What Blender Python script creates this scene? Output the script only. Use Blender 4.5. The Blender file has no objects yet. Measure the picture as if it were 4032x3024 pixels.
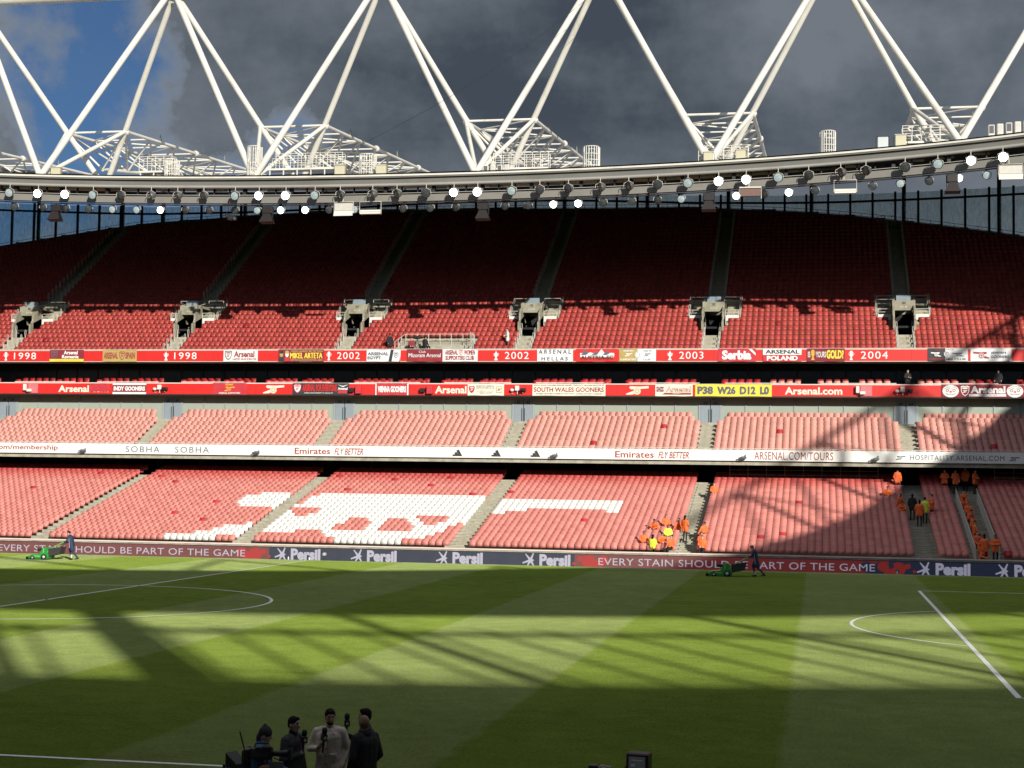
import bpy, bmesh, math, random
import numpy as np
from mathutils import Vector, Matrix

random.seed(7)
rng = np.random.default_rng(7)
SC = bpy.context.scene
COL = SC.collection

# ------------------------------------------------------------------ camera
CAM_POS = Vector((31.178, -61.524, 5.177))
CAM_R = Vector((0.98207361, 0.18799264, 0.01379063))
CAM_U = Vector((-0.00230895, -0.06115783, 0.99812544))
CAM_F = Vector((-0.18848364, 0.9802645, 0.05962743))
cam_d = bpy.data.cameras.new("camera")
cam = bpy.data.objects.new("camera", cam_d)
COL.objects.link(cam)
m3 = Matrix((CAM_R, CAM_U, -CAM_F)).transposed()
cam.matrix_world = Matrix.Translation(CAM_POS) @ m3.to_4x4()
cam_d.sensor_width = 36.0
cam_d.lens = 36.0 * 6313.85 / 4032.0
cam_d.clip_start = 0.5
cam_d.clip_end = 4000.0
SC.camera = cam

# ------------------------------------------------------------------ sky
SUN_DIR = Vector((-0.60, 1.0, -0.40)).normalized()       # the way the light travels
SUNCLOUD = 6.8
SUN_EL = math.asin(-SUN_DIR.z)
world = bpy.data.worlds.new("World")
SC.world = world
world.use_nodes = True
nt = world.node_tree
nt.nodes.clear()
N, L = nt.nodes.new, nt.links.new
out = N("ShaderNodeOutputWorld")
bg = N("ShaderNodeBackground")
bg.inputs["Strength"].default_value = 0.10
L(bg.outputs[0], out.inputs[0])
sky = N("ShaderNodeTexSky")
sky.sky_type = 'NISHITA'
sky.sun_disc = False
sky.sun_elevation = SUN_EL
sky.sun_rotation = math.radians(149.0)
sky.air_density = 1.0
sky.dust_density = 0.6
sky.ozone_density = 2.0
tc = N("ShaderNodeTexCoord")
sep = N("ShaderNodeSeparateXYZ")
L(tc.outputs["Generated"], sep.inputs[0])


def wmath(op, a, b=None, c=None, clamp=False):
    n = N("ShaderNodeMath")
    n.operation = op
    n.use_clamp = clamp
    for i, v in enumerate((a, b, c)):
        if v is None:
            continue
        if isinstance(v, (int, float)):
            n.inputs[i].default_value = v
        else:
            L(v, n.inputs[i])
    return n.outputs[0]


# a flat cloud deck seen from below: direction divided by its height
zz = wmath('ADD', wmath('MAXIMUM', sep.outputs["Z"], 0.0), 0.16)
cx = wmath('DIVIDE', sep.outputs["X"], zz)
cy = wmath('DIVIDE', sep.outputs["Y"], zz)
comb = N("ShaderNodeCombineXYZ")
L(cx, comb.inputs[0]); L(cy, comb.inputs[1])


def wnoise(scale, detail, rough, off, src=None):
    mp = N("ShaderNodeMapping")
    mp.inputs["Location"].default_value = off
    L(src or comb.outputs[0], mp.inputs[0])
    n = N("ShaderNodeTexNoise")
    n.inputs["Scale"].default_value = scale
    n.inputs["Detail"].default_value = detail
    n.inputs["Roughness"].default_value = rough
    L(mp.outputs[0], n.inputs["Vector"])
    return n.outputs["Fac"]


n_big = wnoise(0.85, 5.0, 0.55, (3.1, 1.7, 0.4))
n_mid = wnoise(2.6, 7.0, 0.60, (0.3, 5.2, 2.0))
n_dir = wnoise(5.0, 7.0, 0.62, (1.3, 0.4, 0.9), tc.outputs["Generated"])
n_soft = wnoise(11.0, 5.0, 0.55, (4.3, 2.4, 0.2), tc.outputs["Generated"])
# breaks in the cloud deck: a ragged one over the far end of the ground, a wide one round the sun
gap = N("ShaderNodeVectorMath"); gap.operation = 'DOT_PRODUCT'
gap.inputs[1].default_value = Vector((-0.470, 0.858, 0.215)).normalized()
L(tc.outputs["Generated"], gap.inputs[0])
gap2 = N("ShaderNodeVectorMath"); gap2.operation = 'DOT_PRODUCT'
gap2.inputs[1].default_value = -SUN_DIR
L(tc.outputs["Generated"], gap2.inputs[0])
g1 = wmath('MULTIPLY_ADD', gap.outputs["Value"], 40.0, -39.50)
g1 = wmath('ADD', g1, wmath('MULTIPLY_ADD', n_dir, 4.2, -2.25))
g1 = wmath('ADD', g1, wmath('MULTIPLY_ADD', n_soft, 1.0, -0.5))
g1 = wmath('MULTIPLY', g1, 1.9, clamp=True)
g2 = wmath('MULTIPLY_ADD', gap2.outputs["Value"], 1.3, -0.25)
g2 = wmath('ADD', g2, wmath('MULTIPLY_ADD', n_mid, 1.2, -0.6), clamp=True)
openm = wmath('MAXIMUM', g1, g2)
cover = wmath('SUBTRACT', 1.0, wmath('MULTIPLY', openm, 0.92), clamp=True)
# cloud tone: slate bellies with paler folds, whiter where the sun reaches them
n_bil = wnoise(5.5, 9.0, 0.62, (2.2, 7.1, 1.4), tc.outputs["Generated"])
tone = wmath('ADD', wmath('MULTIPLY', n_big, 0.40), wmath('ADD', wmath('MULTIPLY', n_mid, 0.20), wmath('MULTIPLY', n_bil, 0.55)))
ramp = N("ShaderNodeValToRGB")
ramp.color_ramp.elements[0].position = 0.51
ramp.color_ramp.elements[0].color = (0.46, 0.59, 0.78, 1)
ramp.color_ramp.elements[1].position = 0.67
ramp.color_ramp.elements[1].color = (1.40, 1.60, 1.86, 1)
L(tone, ramp.inputs[0])
rimn = wmath('MULTIPLY', wmath('MULTIPLY', openm, cover), 4.0, clamp=True)
rim = N("ShaderNodeMix"); rim.data_type = 'RGBA'
L(wmath('MULTIPLY', rimn, 0.6), rim.inputs["Factor"])
L(ramp.outputs[0], rim.inputs["A"])
rim.inputs["B"].default_value = (2.5, 2.65, 2.75, 1)
# paler air towards the horizon
hz = N("ShaderNodeMapRange"); hz.interpolation_type = 'SMOOTHSTEP'
hz.inputs["From Min"].default_value = 0.23; hz.inputs["From Max"].default_value = 0.10
hz.inputs["To Max"].default_value = 0.75
L(sep.outputs["Z"], hz.inputs["Value"])
hor = N("ShaderNodeMix"); hor.data_type = 'RGBA'
L(hz.outputs[0], hor.inputs["Factor"])
L(rim.outputs["Result"], hor.inputs["A"])
hor.inputs["B"].default_value = (2.3, 2.55, 2.85, 1)
lit = N("ShaderNodeMix"); lit.data_type = 'RGBA'
L(wmath('MULTIPLY_ADD', gap2.outputs["Value"], 0.95, 0.45, clamp=True), lit.inputs["Factor"])
L(hor.outputs["Result"], lit.inputs["A"])
lit.inputs["B"].default_value = (SUNCLOUD, SUNCLOUD * 1.0, SUNCLOUD * 1.02, 1)
dim = N("ShaderNodeMix"); dim.data_type = 'RGBA'; dim.blend_type = 'MULTIPLY'
dim.inputs["Factor"].default_value = 1.0
L(sky.outputs[0], dim.inputs["A"])
dim.inputs["B"].default_value = (0.20, 0.30, 0.45, 1)
mixs = N("ShaderNodeMix"); mixs.data_type = 'RGBA'
L(cover, mixs.inputs["Factor"])
L(dim.outputs["Result"], mixs.inputs["A"])
L(lit.outputs["Result"], mixs.inputs["B"])
L(mixs.outputs["Result"], bg.inputs["Color"])

# ------------------------------------------------------------------ sun
sun_d = bpy.data.lights.new("sun", 'SUN')
sun_d.energy = 4.8
sun_d.angle = math.radians(0.53)
sun_d.color = (1.0, 0.955, 0.865)
sun = bpy.data.objects.new("sun", sun_d)
COL.objects.link(sun)
sun.location = (90, -150, 100)
sun.rotation_euler = SUN_DIR.to_track_quat('-Z', 'Y').to_euler()

SC.view_settings.view_transform = 'Standard'
SC.view_settings.look = 'None'
SC.view_settings.gamma = 1.0
SC.view_settings.exposure = 0.25
SC.view_settings.use_curve_mapping = False
SC.cycles.max_bounces = 5
SC.cycles.diffuse_bounces = 3
SC.cycles.glossy_bounces = 2
SC.cycles.transparent_max_bounces = 12
SC.cycles.use_adaptive_sampling = True
SC.cycles.use_denoising = True
SC.cycles.caustics_reflective = False
SC.cycles.caustics_refractive = False

# ------------------------------------------------------------------ materials
MATS = {}


def mat(name, col, rough=0.6, metal=0.0, var=0.0, vscale=6.0, bump=0.0, bscale=40.0,
        emit=0.0, ecol=None, spec=0.5, attr=None, alpha=1.0, coords="Object", stretch=(1, 1, 1), dirt=None, dscale=1.0):
    """Principled material; var mixes the colour with a procedural noise, bump adds fine relief."""
    if name in MATS:
        return MATS[name]
    m = bpy.data.materials.new(name)
    m.use_nodes = True
    t = m.node_tree
    b = t.nodes["Principled BSDF"]
    b.inputs["Roughness"].default_value = rough
    b.inputs["Metallic"].default_value = metal
    b.inputs["Specular IOR Level"].default_value = spec
    b.inputs["Base Color"].default_value = (*col, 1)
    m.diffuse_color = (*col, 1)
    src = None
    if attr:
        a = t.nodes.new("ShaderNodeAttribute")
        a.attribute_name = attr
        src = a.outputs["Color"]
    if var or bump or dirt:
        c = t.nodes.new("ShaderNodeTexCoord")
        mp = t.nodes.new("ShaderNodeMapping")
        mp.inputs["Scale"].default_value = stretch
        t.links.new(c.outputs[coords], mp.inputs[0])
    if var:
        n = t.nodes.new("ShaderNodeTexNoise")
        n.inputs["Scale"].default_value = vscale
        n.inputs["Detail"].default_value = 5
        n.inputs["Roughness"].default_value = 0.6
        t.links.new(mp.outputs[0], n.inputs["Vector"])
        r = t.nodes.new("ShaderNodeMapRange")
        r.inputs["From Min"].default_value = 0.3
        r.inputs["From Max"].default_value = 0.7
        r.inputs["To Min"].default_value = 1 - var
        r.inputs["To Max"].default_value = 1 + var
        t.links.new(n.outputs["Fac"], r.inputs["Value"])
        mu = t.nodes.new("ShaderNodeMix"); mu.data_type = 'RGBA'; mu.blend_type = 'MULTIPLY'
        mu.inputs["Factor"].default_value = 1
        mu.inputs["A"].default_value = (*col, 1)
        if src:
            t.links.new(src, mu.inputs["A"])
        t.links.new(r.outputs[0], mu.inputs["B"])
        src = mu.outputs["Result"]
    if dirt:
        n = t.nodes.new("ShaderNodeTexNoise")
        n.inputs["Scale"].default_value = dscale
        n.inputs["Detail"].default_value = 8
        n.inputs["Roughness"].default_value = 0.7
        t.links.new(mp.outputs[0], n.inputs["Vector"])
        r = t.nodes.new("ShaderNodeMapRange")
        r.inputs["From Min"].default_value = 0.52
        r.inputs["From Max"].default_value = 0.78
        t.links.new(n.outputs["Fac"], r.inputs["Value"])
        mu = t.nodes.new("ShaderNodeMix"); mu.data_type = 'RGBA'
        mu.inputs["A"].default_value = (*col, 1)
        mu.inputs["B"].default_value = (*dirt, 1)
        if src:
            t.links.new(src, mu.inputs["A"])
        t.links.new(r.outputs[0], mu.inputs["Factor"])
        src = mu.outputs["Result"]
    if src:
        t.links.new(src, b.inputs["Base Color"])
    if bump:
        n = t.nodes.new("ShaderNodeTexNoise")
        n.inputs["Scale"].default_value = bscale
        n.inputs["Detail"].default_value = 4
        t.links.new(mp.outputs[0], n.inputs["Vector"])
        bp = t.nodes.new("ShaderNodeBump")
        bp.inputs["Strength"].default_value = bump
        bp.inputs["Distance"].default_value = 0.02
        t.links.new(n.outputs["Fac"], bp.inputs["Height"])
        t.links.new(bp.outputs[0], b.inputs["Normal"])
    if emit:
        b.inputs["Emission Color"].default_value = (*(ecol or col), 1)
        b.inputs["Emission Strength"].default_value = emit
        m.cycles.emission_sampling = 'NONE'
    if alpha < 1:
        b.inputs["Alpha"].default_value = alpha
    MATS[name] = m
    return m


# ------------------------------------------------------------------ mesh helpers
class MB:
    """collects boxes, tubes, prisms and lathes into one mesh"""

    def __init__(s):
        s.v, s.f, s.mi, s.sm = [], [], [], []

    def add(s, verts, faces, mi=0, smooth=False):
        o = len(s.v)
        s.v.extend(tuple(map(float, p)) for p in verts)
        for f in faces:
            s.f.append(tuple(i + o for i in f))
            s.mi.append(mi)
            s.sm.append(smooth)
        return s

    def box(s, x0, x1, y0, y1, z0, z1, mi=0):
        v = [(x0, y0, z0), (x1, y0, z0), (x1, y1, z0), (x0, y1, z0), (x0, y0, z1), (x1, y0, z1), (x1, y1, z1), (x0, y1, z1)]
        return s.add(v, [(0, 3, 2, 1), (4, 5, 6, 7), (0, 1, 5, 4), (1, 2, 6, 5), (2, 3, 7, 6), (3, 0, 4, 7)], mi)

    def bbox(s, x0, x1, y0, y1, z0, z1, b=0.02, mi=0):
        """box with chamfered edges"""
        bm = bmesh.new()
        bmesh.ops.create_cube(bm, size=1.0)
        for v in bm.verts:
            v.co = ((x0 + x1) / 2 + v.co.x * (x1 - x0), (y0 + y1) / 2 + v.co.y * (y1 - y0), (z0 + z1) / 2 + v.co.z * (z1 - z0))
        bmesh.ops.bevel(bm, geom=list(bm.edges), offset=b, segments=1, affect='EDGES', clamp_overlap=True)
        s.add([v.co for v in bm.verts], [[v.index for v in f.verts] for f in (bm.verts.index_update() or bm.faces)], mi)
        bm.free()
        return s

    def hexa(s, p, mi=0):
        """eight corners: bottom four then top four"""
        return s.add(p, [(0, 3, 2, 1), (4, 5, 6, 7), (0, 1, 5, 4), (1, 2, 6, 5), (2, 3, 7, 6), (3, 0, 4, 7)], mi)

    def tube(s, a, b, r, n=8, r2=None, mi=0, caps=True):
        a, b = Vector(a), Vector(b)
        d = (b - a)
        if d.length < 1e-6:
            return s
        d.normalize()
        x = d.orthogonal().normalized()
        y = d.cross(x)
        r2 = r if r2 is None else r2
        v = []
        for c, rr in ((a, r), (b, r2)):
            for k in range(n):
                t = 2 * math.pi * k / n
                v.append(c + (x * math.cos(t) + y * math.sin(t)) * rr)
        f = [(k, (k + 1) % n, n + (k + 1) % n, n + k) for k in range(n)]
        s.add(v, f, mi, True)
        if caps:
            s.add(v, [tuple(range(n))[::-1], tuple(range(n, 2 * n))], mi)
        return s

    def path(s, pts, r, n=6, mi=0, closed=False):
        """a bent tube through points"""
        P = [Vector(p) for p in pts]
        m = len(P)
        v = []
        prev = None
        for i, p in enumerate(P):
            if closed:
                d = (P[(i + 1) % m] - P[i - 1]).normalized()
            else:
                d = (P[min(i + 1, m - 1)] - P[max(i - 1, 0)]).normalized()
            x = d.orthogonal().normalized() if prev is None else (prev - d * prev.dot(d)).normalized()
            prev = x
            y = d.cross(x)
            for k in range(n):
                t = 2 * math.pi * k / n
                v.append(p + (x * math.cos(t) + y * math.sin(t)) * r)
        f = []
        for i in range(m if closed else m - 1):
            j = (i + 1) % m
            for k in range(n):
                f.append((i * n + k, i * n + (k + 1) % n, j * n + (k + 1) % n, j * n + k))
        s.add(v, f, mi, True)
        if not closed:
            s.add(v, [tuple(range(n))[::-1], tuple(range((m - 1) * n, m * n))], mi)
        return s

    def lathe(s, prof, origin=(0, 0, 0), axis='Z', n=20, mi=0, smooth=True, M=None):
        """prof: list of (radius, height)"""
        v = []
        for r, h in prof:
            for k in range(n):
                t = 2 * math.pi * k / n
                p = Vector((r * math.cos(t), r * math.sin(t), h))
                if axis == 'Y':
                    p = Vector((p.x, p.z, -p.y))
                if axis == 'X':
                    p = Vector((p.z, p.y, -p.x))
                if M is not None:
                    p = M @ p
                v.append(p + Vector(origin))
        f = [(i * n + k, i * n + (k + 1) % n, (i + 1) * n + (k + 1) % n, (i + 1) * n + k)
             for i in range(len(prof) - 1) for k in range(n)]
        return s.add(v, f, mi, smooth)

    def prism(s, poly, y0, y1, mi=0):
        """outline in X-Z pushed from y0 to y1 (front face at y0)"""
        n = len(poly)
        v = [(x, y0, z) for x, z in poly] + [(x, y1, z) for x, z in poly]
        area = sum(poly[i][0] * poly[(i + 1) % n][1] - poly[(i + 1) % n][0] * poly[i][1] for i in range(n))
        fr, bk = tuple(range(n)), tuple(range(n, 2 * n))[::-1]
        sides = [(i, n + i, n + (i + 1) % n, (i + 1) % n) for i in range(n)]
        if area < 0:
            fr, bk, sides = fr[::-1], bk[::-1], [f[::-1] for f in sides]
        return s.add(v, [fr, bk] + sides, mi)

    def xform(s, M, start=0):
        s.v[start:] = [tuple(M @ Vector(p)) for p in s.v[start:]]
        return s

    def mesh(s, name, mats):
        me = bpy.data.meshes.new(name)
        me.from_pydata(s.v, [], s.f)
        for m in (mats if isinstance(mats, (list, tuple)) else [mats]):
            me.materials.append(m)
        me.polygons.foreach_set("material_index", s.mi)
        me.polygons.foreach_set("use_smooth", s.sm)
        me.update()
        return me

    def build(s, name, mats, parent=None, loc=None):
        return link(name, s.mesh(name, mats), parent, loc)


def link(name, me, parent=None, loc=None):
    """link a mesh; under a parent its vertices are in world space unless loc is given"""
    o = bpy.data.objects.new(name, me)
    COL.objects.link(o)
    if parent is not None:
        o.parent = parent
        o.location = loc if loc is not None else -world_loc(parent)
    elif loc is not None:
        o.location = loc
    return o


def world_loc(o):
    p = Vector((0, 0, 0))
    while o is not None:
        p += o.location
        o = o.parent
    return p


def tag(o, label=None, cat=None, group=None, kind=None):
    if label:
        o["label"] = label
    if cat:
        o["category"] = cat
    if group:
        o["group"] = group
    if kind:
        o["kind"] = kind
    return o


def thing(name, label, cat, loc=(0, 0, 0), rotz=0.0, group=None):
    o = bpy.data.objects.new(name, None)
    COL.objects.link(o)
    o.empty_display_size = 0.3
    o.location = loc
    o.rotation_euler = (0, 0, rotz)
    return tag(o, label, cat, group)


def local(name, mb, mats, parent):
    """a part whose vertices are in its parent's own space"""
    return link(name, mb.mesh(name, mats), parent, (0, 0, 0))


def copy_tree(o, parent=None):
    c = o.copy()
    COL.objects.link(c)
    if parent is not None:
        c.parent = parent
    for ch in [k for k in KIDS.get(o.name, [])]:
        copy_tree(ch, c)
    return c


KIDS = {}


def kids_of(root):
    """children lists, read once before copying"""
    KIDS.clear()
    for o in COL.objects:
        if o.parent is not None:
            KIDS.setdefault(o.parent.name, []).append(o)


_TXT = {}


def text2d(s, bold=0.0, spacing=1.0):
    """outline of a line of lettering as flat faces, lower left at 0,0"""
    key = (s, bold, spacing)
    if key in _TXT:
        return _TXT[key]
    cu = bpy.data.curves.new("lettering", 'FONT')
    cu.body = s
    cu.size = 1.0
    cu.offset = bold
    cu.space_character = spacing
    cu.resolution_u = 3
    o = bpy.data.objects.new("lettering", cu)
    me = o.to_mesh()
    v = np.array([p.co[:] for p in me.vertices])
    f = [tuple(p.vertices) for p in me.polygons]
    o.to_mesh_clear()
    bpy.data.objects.remove(o)
    bpy.data.curves.remove(cu)
    lo, hi = v.min(0), v.max(0)
    v = (v - lo)
    _TXT[key] = (v, f, hi - lo)
    return _TXT[key]


def put_text(mb, s, x0, x1, z0, z1, y, mi=0, bold=0.02, slant=0.0, spacing=1.0):
    """lettering stretched into a rectangle on an upright face that looks towards -Y"""
    if bold and "M" in s:
        # this letter does not stand being swollen: print it three times a hair apart instead
        q = bold * (z1 - z0) * .8
        for k, dx in enumerate((-q, 0, q)):
            put_text(mb, s, x0 + q + dx, x1 - q + dx, z0, z1, y - .0006 * k, mi, 0.0, slant, spacing)
        return mb
    v, f, d = text2d(s, bold, spacing)
    sx, sz = (x1 - x0) / d[0], (z1 - z0) / d[1]
    mb.add([(x0 + p[0] * sx + slant * p[1] * sz, y, z0 + p[1] * sz) for p in v], f, mi)
    return mb


def flat(mb, poly, y, mi=0):
    n = len(poly)
    area = sum(poly[i][0] * poly[(i + 1) % n][1] - poly[(i + 1) % n][0] * poly[i][1] for i in range(n))
    p = poly if area > 0 else poly[::-1]
    return mb.add([(x, y, z) for x, z in p], [tuple(range(n))], mi)


def disc(mb, cx, cz, rx, rz, y, mi=0, n=18, a0=0.0):
    return flat(mb, [(cx + rx * math.cos(2 * math.pi * k / n + a0), cz + rz * math.sin(2 * math.pi * k / n + a0)) for k in range(n)], y, mi)


def ringf(mb, cx, cz, r0, r1, y, mi=0, n=20, zs=1.0):
    v = [(cx + r * math.cos(2 * math.pi * k / n), y, cz + zs * r * math.sin(2 * math.pi * k / n)) for r in (r0, r1) for k in range(n)]
    return mb.add(v, [(k, n + k, n + (k + 1) % n, (k + 1) % n) for k in range(n)], mi)


def cannon(mb, x0, x1, z0, z1, y, mi=0, mi2=None, flip=False):
    """field gun emblem: barrel, spoked wheel and trail"""
    w, h = x1 - x0, z1 - z0

    def P(pts):
        return [((x1 - u * w) if flip else (x0 + u * w), z0 + t * h) for u, t in pts]
    mi2 = mi if mi2 is None else mi2
    flat(mb, P([(0.98, 0.96), (0.98, 0.72), (0.62, 0.64), (0.22, 0.60), (0.14, 0.76), (0.18, 0.94), (0.60, 0.90)]), y, mi)
    flat(mb, P([(0.0, 0.10), (0.02, 0.0), (0.28, 0.02), (0.62, 0.40), (0.46, 0.56)]), y - 0.001, mi)
    cx = x0 + w * (0.48 if not flip else 0.52)
    cz = z0 + 0.40 * h
    r = 0.38 * h
    disc(mb, cx, cz, r * 1.12, r * 1.12, y - 0.002, mi2)
    ringf(mb, cx, cz, r * 0.74, r, y - 0.004, mi)
    disc(mb, cx, cz, r * 0.24, r * 0.24, y - 0.004, mi, 10)
    for k in range(8):
        t = math.pi * k / 4
        c, s_ = math.cos(t), math.sin(t)
        q = 0.07 * r
        flat(mb, [(cx + c * 0.2 * r - s_ * q, cz + s_ * 0.2 * r + c * q), (cx + c * 0.2 * r + s_ * q, cz + s_ * 0.2 * r - c * q),
                  (cx + c * 0.8 * r + s_ * q, cz + s_ * 0.8 * r - c * q), (cx + c * 0.8 * r - s_ * q, cz + s_ * 0.8 * r + c * q)], y - 0.004, mi)


def shield(mb, cx, cz, w, h, y, mi_edge, mi_in, mi_mark):
    def S(k):
        return [(cx + k * u * w, cz + k * t * h) for u, t in ((-.5, .42), (-.25, .5), (0, .44), (.25, .5), (.5, .42), (.47, 0), (.33, -.28), (0, -.5), (-.33, -.28), (-.47, 0))]
    flat(mb, S(1), y, mi_edge)
    flat(mb, S(.82), y - .002, mi_in)
    cannon(mb, cx - .27 * w, cx + .27 * w, cz - .16 * h, cz + .12 * h, y - .004, mi_mark, mi_in)
    flat(mb, [(cx - .30 * w, cz + .20 * h), (cx + .30 * w, cz + .20 * h), (cx + .30 * w, cz + .33 * h), (cx - .30 * w, cz + .33 * h)], y - .004, mi_mark)


def trophy(mb, cx, z0, h, y, mi, crown=False):
    q = ((.0, 0), (.20, 0), (.20, .06), (.14, .12), (.10, .22), (.07, .30), (.10, .38), (.17, .52), (.17, .74), (.12, .80), (.06, .84), (.05, .92), (.02, 1.0))
    if crown:
        q = ((.0, 0), (.15, 0), (.15, .08), (.10, .16), (.07, .30), (.13, .45), (.16, .62), (.14, .78), (.17, .84), (.15, .90), (.08, .94), (.03, 1.0))
    r = [(cx + a * h, z0 + b * h) for a, b in q[1:]]
    l = [(cx - a * h, z0 + b * h) for a, b in q[1:]][::-1]
    flat(mb, r + l, y, mi)
    for s_ in (-1, 1):
        mb.path([(cx + s_ * .14 * h, y, z0 + .74 * h), (cx + s_ * .26 * h, y, z0 + .76 * h), (cx + s_ * .28 * h, y, z0 + .64 * h), (cx + s_ * .22 * h, y, z0 + .50 * h), (cx + s_ * .12 * h, y, z0 + .46 * h)], .02 * h + .004, 4, mi)

# ------------------------------------------------------------------ colours shared by the ground
CONC = mat("concrete", (0.36, 0.34, 0.27), .9, var=.22, vscale=2.2, bump=.4, bscale=18, dirt=(.16, .15, .12), dscale=1.6)
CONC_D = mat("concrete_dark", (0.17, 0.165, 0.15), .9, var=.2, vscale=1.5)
STEPC = mat("stair_concrete", (0.34, 0.315, 0.23), .9, var=.22, vscale=5, bump=.3, bscale=30, dirt=(.15, .14, .11), dscale=3)
DARK = mat("void_shade", (0.012, 0.011, 0.012), .8, var=.3, vscale=2)  # near-black colour stands in for shade in entrances and behind the balcony
WHITE_STEEL = mat("white_steel_paint", (0.66, 0.635, 0.565), .42, var=.07, vscale=.8, dirt=(.46, .42, .34), dscale=.5, stretch=(1, 1, .35))
GREY_STEEL = mat("grey_steel_paint", (0.18, 0.174, 0.160), .5, var=.10, vscale=.9, dirt=(.13, .125, .11), dscale=.8, stretch=(.3, 1, 1))
PALE_RAIL = mat("pale_rail_paint", (0.52, 0.50, 0.44), .45, var=.08, vscale=3)
WHITE_LINE = mat("white_line_paint", (0.80, 0.81, 0.78), .9, var=.12, vscale=9, bump=.3, bscale=60)


def grass_material():
    m = bpy.data.materials.new("striped_grass")
    m.use_nodes = True
    t = m.node_tree
    b = t.nodes["Principled BSDF"]
    b.inputs["Roughness"].default_value = 1.0
    b.inputs["Specular IOR Level"].default_value = 0.0
    b.inputs["Diffuse Roughness"].default_value = 1.0
    NN, LL = t.nodes.new, t.links.new
    c = NN("ShaderNodeTexCoord")
    sp = NN("ShaderNodeSeparateXYZ")
    LL(c.outputs["Object"], sp.inputs[0])

    def mth(op, a, b2=None, clamp=False):
        n = NN("ShaderNodeMath"); n.operation = op; n.use_clamp = clamp
        for i, v in enumerate((a, b2)):
            if v is None:
                continue
            if isinstance(v, (int, float)):
                n.inputs[i].default_value = v
            else:
                LL(v, n.inputs[i])
        return n.outputs[0]

    def noise(scale, detail, rough, st=(1, 1, 1)):
        mp = NN("ShaderNodeMapping"); mp.inputs["Scale"].default_value = st
        LL(c.outputs["Object"], mp.inputs[0])
        n = NN("ShaderNodeTexNoise")
        n.inputs["Scale"].default_value = scale; n.inputs["Detail"].default_value = detail
        n.inputs["Roughness"].default_value = rough
        LL(mp.outputs[0], n.inputs["Vector"])
        return n.outputs["Fac"]
    wob = mth('MULTIPLY', mth('SUBTRACT', noise(.9, 3, .5), .5), .35)
    # mown bands 6.1 m wide across the pitch
    u = mth('DIVIDE', mth('ADD', mth('ADD', sp.outputs["X"], wob), -24.35 + 3.05 + 6.1 * 20), 12.2)
    fr = mth('FRACT', u)
    tri = mth('SUBTRACT', mth('ABSOLUTE', mth('SUBTRACT', fr, .5)), .25)
    band = mth('ADD', mth('MULTIPLY', tri, 60.0), .5, True)
    blade = noise(13, 9, .82, (1, .6, 1))
    blotch = noise(1.3, 6, .65)
    big = noise(.16, 4, .55)
    mixb = NN("ShaderNodeMix"); mixb.data_type = 'RGBA'
    mixb.inputs["A"].default_value = (0.176, 0.238, 0.042, 1)      # mown towards the viewer
    mixb.inputs["B"].default_value = (0.232, 0.288, 0.092, 1)      # mown away; sheen of the blades put into the colour
    LL(band, mixb.inputs["Factor"])
    f = mth('ADD', mth('MULTIPLY', blade, 1.15), mth('MULTIPLY', blotch, .40))
    f = mth('ADD', f, mth('MULTIPLY', big, .30))
    rng_ = NN("ShaderNodeMapRange")
    rng_.inputs["From Min"].default_value = .55; rng_.inputs["From Max"].default_value = 1.3
    rng_.inputs["To Min"].default_value = .34; rng_.inputs["To Max"].default_value = 1.66
    LL(f, rng_.inputs["Value"])
    mu = NN("ShaderNodeMix"); mu.data_type = 'RGBA'; mu.blend_type = 'MULTIPLY'
    mu.inputs["Factor"].default_value = 1
    LL(mixb.outputs["Result"], mu.inputs["A"]); LL(rng_.outputs[0], mu.inputs["B"])
    # a few worn, straw coloured tufts
    worn = noise(5, 6, .72, (1, 1.5, 1))
    wr = NN("ShaderNodeMapRange")
    wr.inputs["From Min"].default_value = .60; wr.inputs["From Max"].default_value = .74
    wr.inputs["To Max"].default_value = .62
    LL(worn, wr.inputs["Value"])
    mw = NN("ShaderNodeMix"); mw.data_type = 'RGBA'
    mw.inputs["B"].default_value = (.075, .090, .022, 1)
    LL(wr.outputs[0], mw.inputs["Factor"]); LL(mu.outputs["Result"], mw.inputs["A"])
    LL(mw.outputs["Result"], b.inputs["Base Color"])
    bp = NN("ShaderNodeBump")
    bp.inputs["Strength"].default_value = 1.0; bp.inputs["Distance"].default_value = .05
    LL(blade, bp.inputs["Height"]); LL(bp.outputs[0], b.inputs["Normal"])
    return m


GRASS = grass_material()
TRACK = mat("pitchside_turf", (0.085, 0.088, 0.036), 1.0, var=.35, vscale=14, bump=.5, bscale=70)
GROUND = mat("tarmac", (0.055, 0.055, 0.055), .95, var=.2, vscale=.3)

# ------------------------------------------------------------------ ground, pitch and lines
mb = MB()
mb.add([(-1500, -1500, -.75), (1500, -1500, -.75), (1500, 1500, -.75), (-1500, 1500, -.75)], [(0, 1, 2, 3)])
tag(mb.build("ground", GROUND), kind="structure")


def crown(y):
    """level playing surface, falling away outside the touchlines"""
    a = abs(y)
    return 0.0 if a <= 34.9 else -0.42 * min(1.0, (a - 34.9) / 4.1) ** 1.1


def strip_sheet(ys, x0, x1, dz, name, m):
    mb = MB()
    nx = 24
    v = [(x0 + (x1 - x0) * i / nx, y, crown(y) + dz) for y in ys for i in range(nx + 1)]
    f = [(j * (nx + 1) + i, j * (nx + 1) + i + 1, (j + 1) * (nx + 1) + i + 1, (j + 1) * (nx + 1) + i) for j in range(len(ys) - 1) for i in range(nx)]
    mb.add(v, f)
    return tag(mb.build(name, m), kind="structure")


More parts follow.
